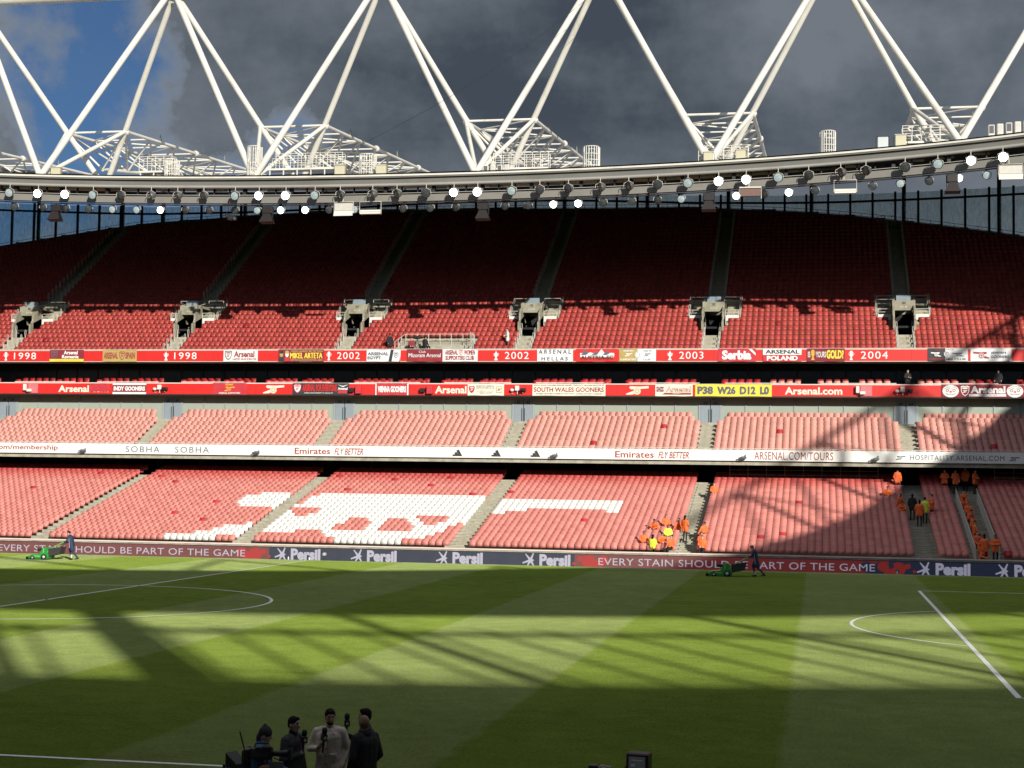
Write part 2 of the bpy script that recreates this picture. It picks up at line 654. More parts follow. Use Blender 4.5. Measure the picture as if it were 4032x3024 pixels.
ys_far = [35.9, 36.6, 37.4, 38.2, 39.0, 40.4]
pitch = strip_sheet([-35.9, -35.4, -34.9, -30, -15, 0, 15, 30, 34.9, 35.4, 35.9], -57, 57, 0.0, "pitch", GRASS)
strip_sheet([-43, -40.4, -39.0, -38.2, -37.4, -36.6, -35.9], -62, 62, 0.0, "pitchside_strip", TRACK)
strip_sheet(ys_far, -62, 62, 0.0, "pitchside_strip", TRACK)
LZ, LW = 0.006, 0.065


def line_strip(name, pts, w=LW):
    mb = MB()
    P = [Vector((*p, LZ)) for p in pts]
    v = []
    for i, p in enumerate(P):
        d = (P[min(i + 1, len(P) - 1)] - P[max(i - 1, 0)]).normalized()
        nrm = Vector((-d.y, d.x, 0))
        v += [p + nrm * w, p - nrm * w]
    mb.add(v, [(2 * i + 1, 2 * i + 3, 2 * i + 2, 2 * i) for i in range(len(P) - 1)])
    return mb.build(name, WHITE_LINE, pitch, (0, 0, 0))


def seg(a, b, n=24):
    return [(a[0] + (b[0] - a[0]) * i / n, a[1] + (b[1] - a[1]) * i / n) for i in range(n + 1)]


line_strip("touchline", seg((-52.5, 34), (52.5, 34)))
line_strip("touchline", seg((-52.5, -34), (52.5, -34)))
line_strip("halfway_line", seg((0, -33.94), (0, 33.94)))
line_strip("goal_line", seg((52.5, -33.94), (52.5, 33.94)))
line_strip("goal_line", seg((-52.5, -33.94), (-52.5, 33.94)))
line_strip("centre_circle", [(9.15 * math.cos(t * math.pi / 60), 9.15 * math.sin(t * math.pi / 60)) for t in range(121)])
for s_ in (1, -1):
    line_strip("penalty_area_line", seg((s_ * 36, -20.16), (s_ * 36, 20.16)), .075)
    for q in (1, -1):
        line_strip("penalty_area_side_line", seg((s_ * 36.08, q * 20.16), (s_ * 52.4, q * 20.16)))
    line_strip("penalty_arc", [(s_ * (41.5 - 9.15 * math.cos(t)), 9.15 * math.sin(t)) for t in np.linspace(-.915, .915, 41)])
mb = MB(); disc(mb, 0, 0, .14, .14, 0, 0, 14)
mb.v = [(x, z, LZ) for x, y, z in mb.v]
mb.build("centre_spot", WHITE_LINE, pitch, (0, 0, 0))

# ------------------------------------------------------------------ the far stand
AISLES = [-50.9, -36.15, -21.4, -6.65, 8.1, 22.85, 37.6, 52.35]
X0, X1 = -58.0, 60.0
SEAT = mat("seat_plastic", (.5, .1, .09), .42, attr="Col", spec=.45, var=.06, vscale=7)
STEEL_BLK = mat("black_steel", (0.02, 0.02, 0.022), .5, var=.2, vscale=2)


def seat_template(w, tread, h1=.80):
    """one tip-up seat, folded, bolted to the riser behind it; looks towards -Y"""
    mb = MB()

    def slab(outline, yf, lean, th, zb):
        n = len(outline)
        fr = [(x, yf + lean * (z - zb), z) for x, z in outline]
        bk = [(x, yf + lean * (z - zb) + th, z) for x, z in outline]
        mb.add(fr + bk, [tuple(range(n)), tuple(range(n, 2 * n))[::-1]] + [(i, n + i, n + (i + 1) % n, (i + 1) % n) for i in range(n)])
    a = w / 2
    yb = tread - .20
    slab([(-a, .40), (a, .40), (a, h1 - .035), (a - .012, h1 - .012), (a - .035, h1), (-a + .035, h1), (-a + .012, h1 - .012), (-a, h1 - .035)], yb, .20, .035, .40)
    a2 = a - .015
    slab([(-a2 + .04, .38), (a2 - .04, .38), (a2, .43), (a2, .68), (-a2, .68), (-a2, .43)], yb - .13, .10, .045, .38)
    return np.array(mb.v), mb.f


def mesh_np(name, tv, tf, pos, cols, m):
    """many copies of one template as a single mesh with a colour per copy"""
    n, k = len(pos), len(tv)
    V = (tv[None] + pos[:, None]).reshape(-1, 3)
    lt = np.array([len(f) for f in tf], np.int32)
    li = np.concatenate([np.array(f, np.int32) for f in tf])
    LI = (li[None] + (np.arange(n, dtype=np.int32) * k)[:, None]).ravel()
    LT = np.tile(lt, n)
    LS = np.concatenate([[0], np.cumsum(LT)[:-1]]).astype(np.int32)
    me = bpy.data.meshes.new(name)
    me.vertices.add(len(V)); me.vertices.foreach_set("co", V.ravel().astype(np.float32))
    me.loops.add(len(LI)); me.loops.foreach_set("vertex_index", LI)
    me.polygons.add(len(LT)); me.polygons.foreach_set("loop_start", LS); me.polygons.foreach_set("loop_total", LT)
    me.update(calc_edges=True)
    ca = me.color_attributes.new("Col", 'FLOAT_COLOR', 'POINT')
    c4 = np.ones((len(V), 4), np.float32)
    c4[:, :3] = np.repeat(cols, k, axis=0)
    ca.data.foreach_set("color", c4.ravel())
    me.materials.append(m)
    return me


def in_poly(x, y, poly):
    r = False
    n = len(poly)
    for i in range(n):
        x1, y1 = poly[i]; x2, y2 = poly[(i + 1) % n]
        if (y1 > y) != (y2 > y) and x < (x2 - x1) * (y - y1) / (y2 - y1) + x1:
            r = not r
    return r


def fill_seats(tier, spots, tv, tf, what):
    """the 300 seats that show largest become seats of their own; the others one mesh"""
    P = np.array([s[:3] for s in spots]); C = np.array([s[3] for s in spots])
    d = P - np.array(CAM_POS)
    dep = d @ np.array(CAM_F); u = (d @ np.array(CAM_R)) / dep
    view = np.abs(u) < .312
    order = np.argsort(np.where(view, dep, 1e6))
    own = order[:300]
    rest = order[300:]
    # alike seats share one mesh: shades rounded to a few steps
    bank = {}
    for i in own:
        key = (round(C[i][0] * 20) / 20, round(C[i][1] * 90) / 90, round(C[i][2] * 90) / 90)
        if key not in bank:
            bank[key] = mesh_np("seat", tv, tf, np.zeros((1, 3)), np.array([key]), SEAT)
        link("seat", bank[key], tier, Vector(P[i]) - world_loc(tier))
    if len(rest) == 0:
        return
    me = mesh_np("seat_rows", tv, tf, P[rest] - np.array(world_loc(tier)), C[rest], SEAT)
    tag(link("seat_rows", me, tier, (0, 0, 0)), "rows of " + what, kind="stuff")


def shade(base, spread=.16, new=.012, newc=(.50, .035, .04)):
    if random.random() < new:
        return np.array(newc) * random.uniform(.8, 1.1)
    k = random.uniform(1 - spread, 1 + spread)
    h = random.uniform(-.03, .03)
    return np.clip(np.array([base[0] * k, base[1] * (k + h), base[2] * (k + h)]), 0, .95)


def step_blocks(tier, name, items, size, mats, limit=300):
    """half steps of a stairway: the largest to the eye singly, the rest as one mesh"""
    items = sorted(items, key=lambda p: (Vector(p) - CAM_POS).length)
    w, dpt, h = size
    t = MB().box(-w / 2, w / 2, 0, dpt, 0, h).mesh("step", mats)
    for p in items[:limit]:
        link("step", t, tier, Vector(p) - world_loc(tier))
    if items[limit:]:
        mb = MB()
        for p in items[limit:]:
            mb.box(p[0] - w / 2, p[0] + w / 2, p[1], p[1] + dpt, p[2], p[2] + h)
        tag(mb.build("step_flight", mats, tier), kind="stuff")


# ---- lower tier
LY, LZ0, LT_, LR = 40.45, 0.45, 0.80, 0.197
L_ROWS = 25
GANG = (40.55, 41.95)
lower = thing("lower_seating_tier", "long shallow lower tier of sun-faded red seats with a white cannon pattern", "seating tier", (X0, LY, 0))
mb = MB()
for r in range(L_ROWS):
    y, z = LY + r * LT_, LZ0 + r * LR
    mb.box(X0, X1, y, y + LT_ + (.02 if r < L_ROWS - 1 else 4.2), z - LR - .25, z)
mb.box(X0, X1, LY - .16, LY + .02, -.75, LZ0 + .19)
mb.build("terrace_steps", CONC, lower)
mb = MB().box(X0, X1, LY - .20, LY + .06, LZ0 + .195, LZ0 + .27)
mb.build("front_wall_coping", mat("pink_coping", (.74, .60, .52), .6, var=.1, vscale=1), lower)
steps = []
for a in AISLES + [(GANG[0] + GANG[1]) / 2]:
    for r in range(1, L_ROWS):
        steps.append((a, LY + r * LT_ - .40, LZ0 + (r - 1) * LR + .002))
step_blocks(lower, "step", steps, (1.13, .40, LR / 2), STEPC)
CANNON = dict(
    A=[(-9.55, 52.36), (-6.3, 52.55), (-5.74, 48.95), (-5.63, 48.61), (-5.8, 47.07), (-6.32, 48.56), (-9.28, 48.51), (-10.27, 49.38), (-10.53, 50.08), (-10.52, 50.81), (-10.55, 51.63), (-9.31, 51.7)],
    B=[(-12.22, 40.6), (-12.46, 41.83), (-10.44, 41.91), (-10.52, 42.6), (-9.0, 42.77), (-9.06, 43.41), (-8.63, 43.95), (-7.6, 44.15), (-7.65, 44.81), (-6.99, 44.92), (-6.31, 45.49), (-5.68, 43.77), (-5.62, 42.5), (-6.0, 41.23), (-6.28, 41.83), (-7.66, 41.73), (-8.57, 41.23), (-8.47, 40.75)],
    C=[(-5.19, 52.4), (8.1, 52.38), (8.4, 50.9), (8.21, 47.65), (7.24, 47.66), (7.46, 46.68), (7.47, 45.57), (6.72, 44.69), (6.44, 43.35), (6.01, 42.7), (5.51, 41.87), (4.53, 41.38), (3.71, 40.72), (.23, 40.59), (-.04, 40.75), (-.33, 41.33), (-1.07, 41.4), (-1.65, 42.65), (-1.73, 43.47), (-3.41, 43.35), (-3.55, 42.71), (-6.0, 42.67), (-6.6, 45.0)],
    D=[(9.0, 52.3), (17.43, 52.3), (17.75, 49.15), (16.61, 48.67), (16.48, 49.2), (12.29, 49.27), (11.1, 49.19), (11.15, 48.52), (9.76, 48.43), (9.78, 47.82), (8.9, 47.8)])
HOLES = [[(-6.0, 48.5), (-3.88, 48.58), (-3.39, 47.09), (-4.8, 46.34)],
         [(-1.45, 42.92), (-1.45, 44.06), (-1.15, 45.05), (-.57, 46.21), (.67, 46.16), (.92, 44.87), (1.02, 42.97)],
         [(1.87, 42.84), (1.74, 46.1), (3.11, 46.25), (4.01, 44.69), (4.12, 42.94)], [(3.62, 46.88), (6.27, 47.06), (5.48, 44.35), (5.13, 44.32)]]
tv, tf = seat_template(.452, LT_)
spots = []
edges = sorted([(a - .585, a + .585) for a in AISLES] + [(GANG[0] - .12, GANG[1] + .12)])
starts = [X0] + [b for a, b in edges]; ends = [a for a, b in edges] + [X1]
for r in range(L_ROWS):
    y, z = LY + r * LT_, LZ0 + r * LR
    for a, b in zip(starts, ends):
        n = int((b - a) / .463)
        off = (b - a - n * .463) / 2
        for i in range(n):
            x = a + off + (i + .5) * .463
            yc = y + .66
            white = any(in_poly(x, yc, p) for p in CANNON.values()) and not any(in_poly(x, yc, h) for h in HOLES)
            if white:
                c = np.array((.80, .78, .72)) * random.uniform(.93, 1.03)
            else:
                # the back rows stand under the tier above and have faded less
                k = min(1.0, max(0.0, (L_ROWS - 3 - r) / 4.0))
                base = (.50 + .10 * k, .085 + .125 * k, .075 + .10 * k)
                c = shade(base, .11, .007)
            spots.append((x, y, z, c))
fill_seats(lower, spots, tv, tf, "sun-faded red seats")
# the gangway between two sloping rails
for x in GANG:
    mb = MB()
    a = Vector((x, LY - .05, LZ0 + 1.0)); b = Vector((x, LY + 18 * LT_, LZ0 + 18 * LR + 1.0))
    mb.tube(a, b, .03, 6)
    mb.tube(a - Vector((0, 0, .8)), b - Vector((0, 0, .8)), .02, 6)
    for i in range(75):
        p = a.lerp(b, (i + .5) / 75)
        mb.tube(p, p - Vector((0, 0, .8 if i % 6 else 1.05)), .013 if i % 6 else .024, 5)
    mb.build("gangway_railing", PALE_RAIL, lower)
# the dark concourse at the back
mb = MB().box(X0, X1, 64.6, 65.0, 4.5, 7.3).box(X0, X1, 60.6, 64.6, 6.85, 7.0)
mb.build("concourse_wall", mat("maroon_wall", (.045, .022, .022), .8, var=.3, vscale=.7), lower)
for i, x in enumerate(np.arange(X0 + 2, X1, 3.69)):
    MB().box(x - .28, x + .28, 64.3, 64.6, 5.2, 6.85).build("concourse_pier", CONC_D, lower)
for xa, xb in ((24.6, 35.4), (43.6, 52.0)):
    mb = MB()
    zz0 = 5.45
    for z in (.35, .7, 1.05):
        mb.tube((xa, 59.2, zz0 + z), (xb, 59.2, zz0 + z), .025, 6)
    for x in np.arange(xa, xb + .01, 1.35):
        mb.tube((x, 59.2, 5.0), (x, 59.2, zz0 + 1.05), .03, 6)
    mb.box(xa, xb, 59.15, 59.25, 5.0, 5.6)
    mb.build("platform_railing", PALE_RAIL, lower)

# ---- club tier
CY, CZ0, CT, CR, C_ROWS = 56.75, 7.02, .745, .345, 9
club = thing("club_seating_tier", "shallow middle tier of pale pink faded seats above the white ribbon fascia", "seating tier", (X0, CY, 7.0))
mb = MB()
for r in range(C_ROWS):
    y, z = CY + r * CT, CZ0 + r * CR
    mb.box(X0, X1, y, y + CT + .02, z - CR - .2, z)
mb.box(X0, X1, 63.0, 65.0, 9.2, 9.62)
mb.hexa([(X0, CY - .1, 6.82), (X1, CY - .1, 6.82), (X1, 63.4, 8.9), (X0, 63.4, 8.9), (X0, CY - .1, 6.9), (X1, CY - .1, 6.9), (X1, 63.4, 9.2), (X0, 63.4, 9.2)])
mb.build("terrace_steps", CONC, club)
steps = []
for a in AISLES:
    for r in range(1, C_ROWS):
        steps.append((a, CY + r * CT - .37, CZ0 + (r - 1) * CR + .002))
step_blocks(club, "step", steps, (1.16, .37, CR / 2), STEPC)
tv, tf = seat_template(.475, CT, .84)
spots = []
for r in range(C_ROWS):
    y, z = CY + r * CT, CZ0 + r * CR
    hw = .60 if r < C_ROWS - 2 else (.95 if r == C_ROWS - 2 else 1.35)
    starts = [X0] + [a + hw for a in AISLES]; ends = [a - hw for a in AISLES] + [X1]
    for a, b in zip(starts, ends):
        n = int((b - a) / .50)
        off = (b - a - n * .50) / 2
        for i in range(n):
            x = a + off + (i + .5) * .50
            spots.append((x, y, z, shade((.66, .295, .242), .075, .003)))
fill_seats(club, spots, tv, tf, "pale pink club seats")
# glazed wall of the lounge behind: panes, mullions and paired doors at each stairway
GLASS_L = mat("lounge_glass", (.33, .37, .31), .25, var=.06, vscale=.6, spec=.6)
MULL = mat("grey_mullion", (.30, .33, .34), .5)
DOOR = mat("grey_door", (.24, .28, .31), .5, var=.06, vscale=2)
YG = 63.45
wall = thing("lounge_glazing", "pale green-grey glazed wall of panes and paired doors behind the middle tier", "glazed wall", (X0, YG, 9.6))
pane_t = {}
for k in range(len(AISLES) - 1):
    a, b = AISLES[k] + .86, AISLES[k + 1] - .86
    n = 7
    w = (b - a) / n
    me = pane_t.setdefault("p", MB().box(-w / 2 + .05, w / 2 - .05, 0, .05, 0, 2.2).mesh("pane", GLASS_L))
    mm = pane_t.setdefault("m", MB().box(-.05, .05, -.07, .06, 0, 2.2).mesh("mullion", MULL))
    for i in range(n):
        link("pane", me, wall, (a + (i + .5) * w - X0, 0, 0))
    for i in range(n + 1):
        link("mullion", mm, wall, (a + i * w - X0, 0, 0))
for k, a in enumerate(AISLES):
    for s_ in (-1, 1):
        mb = MB().bbox(-.36, .36, -.06, .03, -.42, 2.0, .015)
        d = local("door", mb, DOOR, wall)
        d.location = (a + s_ * .385 - X0, 0, 0)
        MB().box(-.02, .02, -.11, -.07, .25, 1.25).build("door_handle", STEEL_BLK, d, (-s_ * .28, 0, 0))
        mb = MB(); put_text(mb, str(58 + k), -.14, .14, 1.62, 1.86, -.068, 0, .03)
        mb.build("door_number", STEEL_BLK, d, (0, 0, 0))
    MB().box(-.86, -.75, -.08, .06, -.42, 2.2).box(.75, .86, -.08, .06, -.42, 2.2).box(-.75, .75, -.08, .06, 2.0, 2.2).build("door_frame", MULL, wall, (a - X0, 0, 0))
MB().box(X0, X1, YG + .06, YG + .3, 9.3, 12.0).build("back_wall", CONC_D, wall)

# ---- executive box balcony
BY = 62.0
balc = thing("box_balcony", "dark recessed balcony of boxes with a front row of bright red seats", "balcony", (X0, BY, 11.8))
MB().box(X0, X1, BY + .05, 66.5, 11.80, 12.12).build("balcony_floor", CONC, balc)
MB().box(X0, X1, BY - .02, BY + .12, 12.665, 12.74).build("parapet_coping", mat("pale_coping", (.70, .62, .55), .5, var=.1, vscale=1), balc)
BGL = mat("dark_box_glass", (.012, .014, .015), .12, spec=.7, var=.3, vscale=.8)
x = X0
pm = MB().box(-.9, .9, 0, .04, 0, 2.35).mesh("box_window", BGL)
fm = MB().box(-.04, .04, -.06, .06, 0, 2.35).mesh("window_frame", STEEL_BLK)
while x < X1 - 1.8:
    link("box_window", pm, balc, (x + .95 - X0, 4.3, .32)); link("window_frame", fm, balc, (x - X0, 4.3, .32))
    x += 1.9
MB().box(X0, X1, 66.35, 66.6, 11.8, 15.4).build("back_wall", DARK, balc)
tv, tf = seat_template(.44, .8, .92)
spots = []
for k in range(len(AISLES) - 1):
    for h in (0, 1):
        a = AISLES[k] + .9 + h * 7.4
        if h == 0:
            xs = [a + .2 + i * .62 for i in range(10) if i != 5]
        else:
            xs = [a + .1 + i * .62 for i in range(9) if i != 4]
        for x in xs:
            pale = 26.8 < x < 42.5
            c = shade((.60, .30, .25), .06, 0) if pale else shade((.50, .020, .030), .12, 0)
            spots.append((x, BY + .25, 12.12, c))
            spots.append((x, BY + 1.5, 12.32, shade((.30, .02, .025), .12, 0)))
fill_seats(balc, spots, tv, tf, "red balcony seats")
for i, a in enumerate(np.arange(X0 + 1, X1 - 6, 7.37)):
    mb = MB().tube((a, BY + .06, 12.80), (a + 5.4, BY + .06, 12.80), .03, 6)
    for x in np.arange(a + .2, a + 5.4, 1.25):
        mb.tube((x, BY + .06, 12.7), (x, BY + .06, 12.8), .02, 5)
    mb.build("top_rail", mat("white_rail", (.75, .70, .62), .4), balc)

# ---- upper tier
UY, UZ0, UT, UR = 62.3, 15.0, .71, .44
CREST = np.array([(-60, 77.0), (-47.5, 81.7), (-43.5, 83.1), (-38, 85.0), (-34.2, 86.1), (-28, 86.8), (-24.3, 87.4), (-13.4, 88.2), (-.7, 88.0), (11.6, 87.6), (19.1, 87.55), (29.2, 86.2), (34, 85.2), (40.4, 83.4), (45.9, 81.6), (48.3, 80.7), (62, 75.6)])


def crest(x):
    return float(np.interp(x, CREST[:, 0], CREST[:, 1]))


upper = thing("upper_seating_tier", "steep upper tier of red seats rising into shade under the roof", "seating tier", (X0, UY, 15.0))
fine = np.arange(X0, X1 + .01, .25)
cr = np.array([crest(x) for x in fine])
U_ROWS = int((cr.max() - UY) / UT)
row_iv = []
mb = MB()
for r in range(U_ROWS):
    y, z = UY + r * UT, UZ0 + r * UR
    ok = fine[cr > y + UT]
    if len(ok) < 2:
        row_iv.append(None); continue
    a, b = ok.min(), ok.max()
    row_iv.append((a, b))
    cuts = [a]
    if 5 <= r <= 9:
        for q in AISLES:
            if a < q < b:
                cuts += [q - .72, q + .72]
    cuts.append(b)
    for i in range(0, len(cuts), 2):
        mb.box(cuts[i], cuts[i + 1], y, y + UT + .03, z - UR - .18, z)
mb.build("terrace_steps", CONC, upper)
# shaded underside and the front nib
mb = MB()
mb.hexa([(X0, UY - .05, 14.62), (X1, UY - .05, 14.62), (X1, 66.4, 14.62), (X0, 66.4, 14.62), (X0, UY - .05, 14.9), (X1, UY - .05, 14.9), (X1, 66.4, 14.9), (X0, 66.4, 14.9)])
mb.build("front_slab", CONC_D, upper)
mb = MB().tube((X0, UY - .2, 15.46), (X1, UY - .2, 15.46), .035, 6)
mb.build("front_rail", PALE_RAIL, upper)
steps = []
for a in AISLES:
    for r in range(1, U_ROWS):
        if not 5 <= r <= 10:
            steps.append((a, UY + r * UT - .355, UZ0 + (r - 1) * UR + .002))
steps = [p for p in steps if p[1] + 1.2 < crest(p[0])]
step_blocks(upper, "step", steps, (1.15, .355, UR / 2), STEPC)
tv, tf = seat_template(.45, UT, .80)
spots = []
PLAT = (-2.2, 4.0)
for r in range(U_ROWS):
    if row_iv[r] is None:
        continue
    y, z = UY + r * UT, UZ0 + r * UR
    a0, b0 = row_iv[r]
    hw = .64 if (r < 5 or r > 10) else (.95 if r < 7 else 1.98)
    ed = [(a - hw, a + hw) for a in AISLES if a0 < a < b0]
    if r < 3:
        ed.append(PLAT)
    ed.sort()
    starts = [a0] + [b for a, b in ed]; ends = [a for a, b in ed] + [b0]
    for a, b in zip(starts, ends):
        n = int((b - a) / .46)
        off = (b - a - n * .46) / 2
        for i in range(n):
            x = a + off + (i + .5) * .46
            if any(abs(x - q) < 1.2 and 10 < r < 12 for q in AISLES):
                continue
            spots.append((x, y, z, shade((.40, .062, .052), .13, .004, (.34, .03, .035))))
fill_seats(upper, spots, tv, tf, "red upper-tier seats")
# hairpin handrails beside every stairway
hp = MB()
pts = [(-.015, 0, 0), (-.02, 0, .5), (-.06, 0, .72), (-.06, 0, .95), (-.03, 0, 1.06), (.03, 0, 1.06), (.06, 0, .95), (.06, 0, .72), (.02, 0, .5), (.015, 0, 0)]
hp.path(pts, .021, 5)
hp_me = hp.mesh("handrail_post", PALE_RAIL)
posts = []
for a in AISLES:
    for r in range(0, U_ROWS):
        y = UY + r * UT
        if y + 1.5 > crest(a):
            continue
        if r < 5 or r > 11:
            posts += [(a - .62, y + .35, UZ0 + r * UR), (a + .62, y + .35, UZ0 + r * UR)]
        elif r > 6 and r < 11:
            posts += [(a - 2.05, y + .35, UZ0 + r * UR), (a + 2.05, y + .35, UZ0 + r * UR)]
posts.sort(key=lambda p: (Vector(p) - CAM_POS).length + (500 if not -46 < p[0] < 46 else 0))
for p in posts[:300]:
    link("handrail_post", hp_me, upper, Vector(p) - world_loc(upper))
hv, hf = np.array(hp.v), hp.f
if posts[300:]:
    me = mesh_np("handrail_run", hv, hf, np.array(posts[300:]) - np.array(world_loc(upper)), np.ones((len(posts) - 300, 3)), PALE_RAIL)
    tag(link("handrail_run", me, upper, (0, 0, 0)), kind="stuff")
# entrances cut through the seating
VOMC = mat("entrance_concrete", (.29, .27, .20), .9, var=.2, vscale=1.4, bump=.3, bscale=14, dirt=(.15, .135, .10), dscale=1.2)
PANELW = mat("white_barrier_panel", (.66, .66, .62), .5, var=.07, vscale=2)
GLASSB = mat("grey_landing_panel", (.22, .27, .31), .3, var=.1, vscale=2)
VY = UY + 5 * UT
for k, a in enumerate(AISLES[1:7]):
    v = MB()
    y1, zf, zt = VY + 3.9, 17.2, 19.55
    for s_ in (-1, 1):
        xi, xo = a + s_ * .72, a + s_ * .88
        lo_, hi_ = min(xi, xo), max(xi, xo)
        v.hexa([(lo_, VY - .7, 16.6), (hi_, VY - .7, 16.6), (hi_, y1, zf), (lo_, y1, zf), (lo_, VY - .7, 17.9), (hi_, VY - .7, 17.9), (hi_, y1, zt), (lo_, y1, zt)])
        v.hexa([(lo_, VY - .2, 17.5), (hi_, VY - .2, 17.5), (hi_, VY + 2, zf), (lo_, VY + 2, zf), (lo_, VY - .2, 18.7), (hi_, VY - .2, 18.7), (hi_, VY + 1.2, zt), (lo_, VY + 1.2, zt)])
    part = v.build("entrance_wall", VOMC, upper)
    MB().box(a - .88, a + .88, VY + .65, VY + .83, 18.80, 19.58).box(a - .88, a + .88, VY + .83, y1 + .2, 19.40, 19.60).build("entrance_lintel", VOMC, upper)
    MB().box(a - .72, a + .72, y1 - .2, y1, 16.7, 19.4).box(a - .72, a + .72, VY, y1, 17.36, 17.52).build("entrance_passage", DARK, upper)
    MB().box(a - .55, a + .55, VY + 1.2, VY + 1.26, 19.60, 20.05).build("landing_panel", GLASSB, upper)
    mb = MB(); put_text(mb, str(98 + k) if k < 2 else str(99 + k), a - .13, a + .13, 19.28, 19.48, VY + .64, 0, .03)
    put_text(mb, "8 11-18", a - .26, a + .26, 19.0, 19.14, VY + .64, 1, .03)
    mb.build("entrance_number", [STEEL_BLK, PALE_RAIL], upper)
    for s_ in (-1, 1):
        xa, xb = (a - 1.95, a - .92) if s_ < 0 else (a + .92, a + 1.95)
        mb = MB()
        MB().box(xa, xb, VY + 1.22, VY + 1.27, 18.10, 18.56).build("barrier_panel", PANELW, upper)
        for z in (18.74, 18.98):
            mb.tube((xa, VY + 1.25, z), (xb, VY + 1.25, z), .026, 6)
        for x in (xa, xb):
            mb.tube((x, VY + 1.25, 17.6), (x, VY + 1.25, 18.98), .03, 6)
        # guard round the stair head above
        xc, xd = (a - 1.95, a - .62) if s_ < 0 else (a + .62, a + 1.95)
        for z in (19.98, 20.26):
            mb.tube((xc, VY + 3.4, z), (xd, VY + 3.4, z), .026, 6)
        for x in (xc, xd):
            mb.tube((x, VY + 3.4, 19.0), (x, VY + 3.4, 20.26), .03, 6)
        mb.path([(a + s_ * .80, VY - .5, 18.05), (a + s_ * .80, VY + .2, 18.72), (a + s_ * .80, VY + 1.0, 19.62), (a + s_ * .80, VY + 2.2, 19.9)], .03, 6)
        mb.build("entrance_railing", PALE_RAIL, upper)
        mb = MB()
        for q in range(8):
            y = VY + 1.3 + q * .33
            mb.box(xa + .05, xb, y, y + .35, 17.4, 18.2 + q * .205)
        mb.build("side_stair", STEPC, upper)
# camera platform let into the front rows
plat = thing("camera_platform", "concrete broadcast platform with white railings let into the front upper rows", "platform", (PLAT[0], UY, 15.0))
MB().box(PLAT[0], PLAT[1], UY + .02, UY + 3 * UT - .03, 15.004, 15.3).build("platform_deck", CONC, plat)
MB().box(PLAT[0], PLAT[1], UY + 3 * UT - .18, UY + 3 * UT - .03, 15.3, 16.25).build("platform_back_wall", VOMC, plat)
mb = MB()
yb = UY + 3 * UT - .25
for z in (15.95, 16.4, 16.85):
    mb.tube((PLAT[0] + .35, yb, z), (PLAT[1] - .1, yb, z), .028, 6)
for x in np.linspace(PLAT[0] + .38, PLAT[1] - .12, 7):
    mb.tube((x, yb, 15.35), (x, yb, 16.85), .032, 6)
    mb.box(x - .07, x + .07, yb - .06, yb + .06, 15.31, 15.45)
for x, dx in ((PLAT[0] + .3, -.75), (PLAT[1] - .1, 0)):
    for z in (15.5, 16.0, 16.85):
        mb.tube((x, yb, z), (x + dx * .5, UY + .2, z - .75 if dx else z), .026, 6)
    for t in (.33, .66, 1.0):
        p = Vector((x, yb, 16.85)).lerp(Vector((x + dx * .5, UY + .2, 16.1 if dx else 16.85)), t)
        mb.tube(p, (p.x, p.y, 15.3), .026, 6)
mb.build("platform_railing", PALE_RAIL, plat)
# back parapet following the crest
mb = MB()
xs = np.arange(X0, X1 + .01, 1.0)
for a, b in zip(xs[:-1], xs[1:]):
    ya, yb_ = crest(a), crest(b)
    za, zb = UZ0 + (ya - UY) * UR / UT, UZ0 + (yb_ - UY) * UR / UT
    mb.hexa([(a, ya - .6, za - 1.5), (b, yb_ - .6, zb - 1.5), (b, yb_ + 2.4, zb - 1.5), (a, ya + 2.4, za - 1.5), (a, ya - .6, za + .12), (b, yb_ - .6, zb + .12), (b, yb_ + 2.4, zb + .12), (a, ya + 2.4, za + .12)])
mb.build("back_parapet", CONC_D, upper)

# ------------------------------------------------------------------ roof ring
def sup(a, b, n, t):
    c, s_ = math.cos(t), math.sin(t)
    return a * math.copysign(abs(c) ** (2 / n), c), b * math.copysign(abs(s_) ** (2 / n), s_)


def y_edge(x):
    """inner edge of the roof over the far stand"""
    return 52.5 * (1 - min(1.0, abs(x) / 74.0) ** 3.4) ** (1 / 3.4)


def z_edge(x):
    return 27.68 + 0.00062 * min(abs(x), 60.0) ** 2


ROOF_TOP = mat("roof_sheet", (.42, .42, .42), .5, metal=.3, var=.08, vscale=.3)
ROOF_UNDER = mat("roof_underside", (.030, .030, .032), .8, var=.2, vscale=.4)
roof = thing("stadium_roof", "curved roof ring with a pale grey leading edge above the seats", "roof", (0, 52.5, 27.0))
ts = []
n_t = 240
for k in range(n_t):
    ts.append(2 * math.pi * k / n_t)
mb = MB()
vi, vo = [], []
for t in ts:
    xi, yi = sup(74, 52.5, 3.4, t)
    xo, yo = sup(118, 97, 3.6, t)
    vi.append((xi, yi, z_edge(xi) - .25))
    vo.append((xo, yo, 35.85 - .15 * yo / 97))
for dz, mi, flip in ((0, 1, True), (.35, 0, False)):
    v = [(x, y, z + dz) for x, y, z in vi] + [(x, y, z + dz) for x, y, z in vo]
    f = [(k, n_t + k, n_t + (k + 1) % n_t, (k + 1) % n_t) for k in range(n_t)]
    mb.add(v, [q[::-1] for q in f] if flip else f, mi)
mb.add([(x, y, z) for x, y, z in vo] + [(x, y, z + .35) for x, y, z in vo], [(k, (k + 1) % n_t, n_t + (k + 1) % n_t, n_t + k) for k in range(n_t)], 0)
mb.build("roof_sheeting", [ROOF_TOP, ROOF_UNDER], roof)


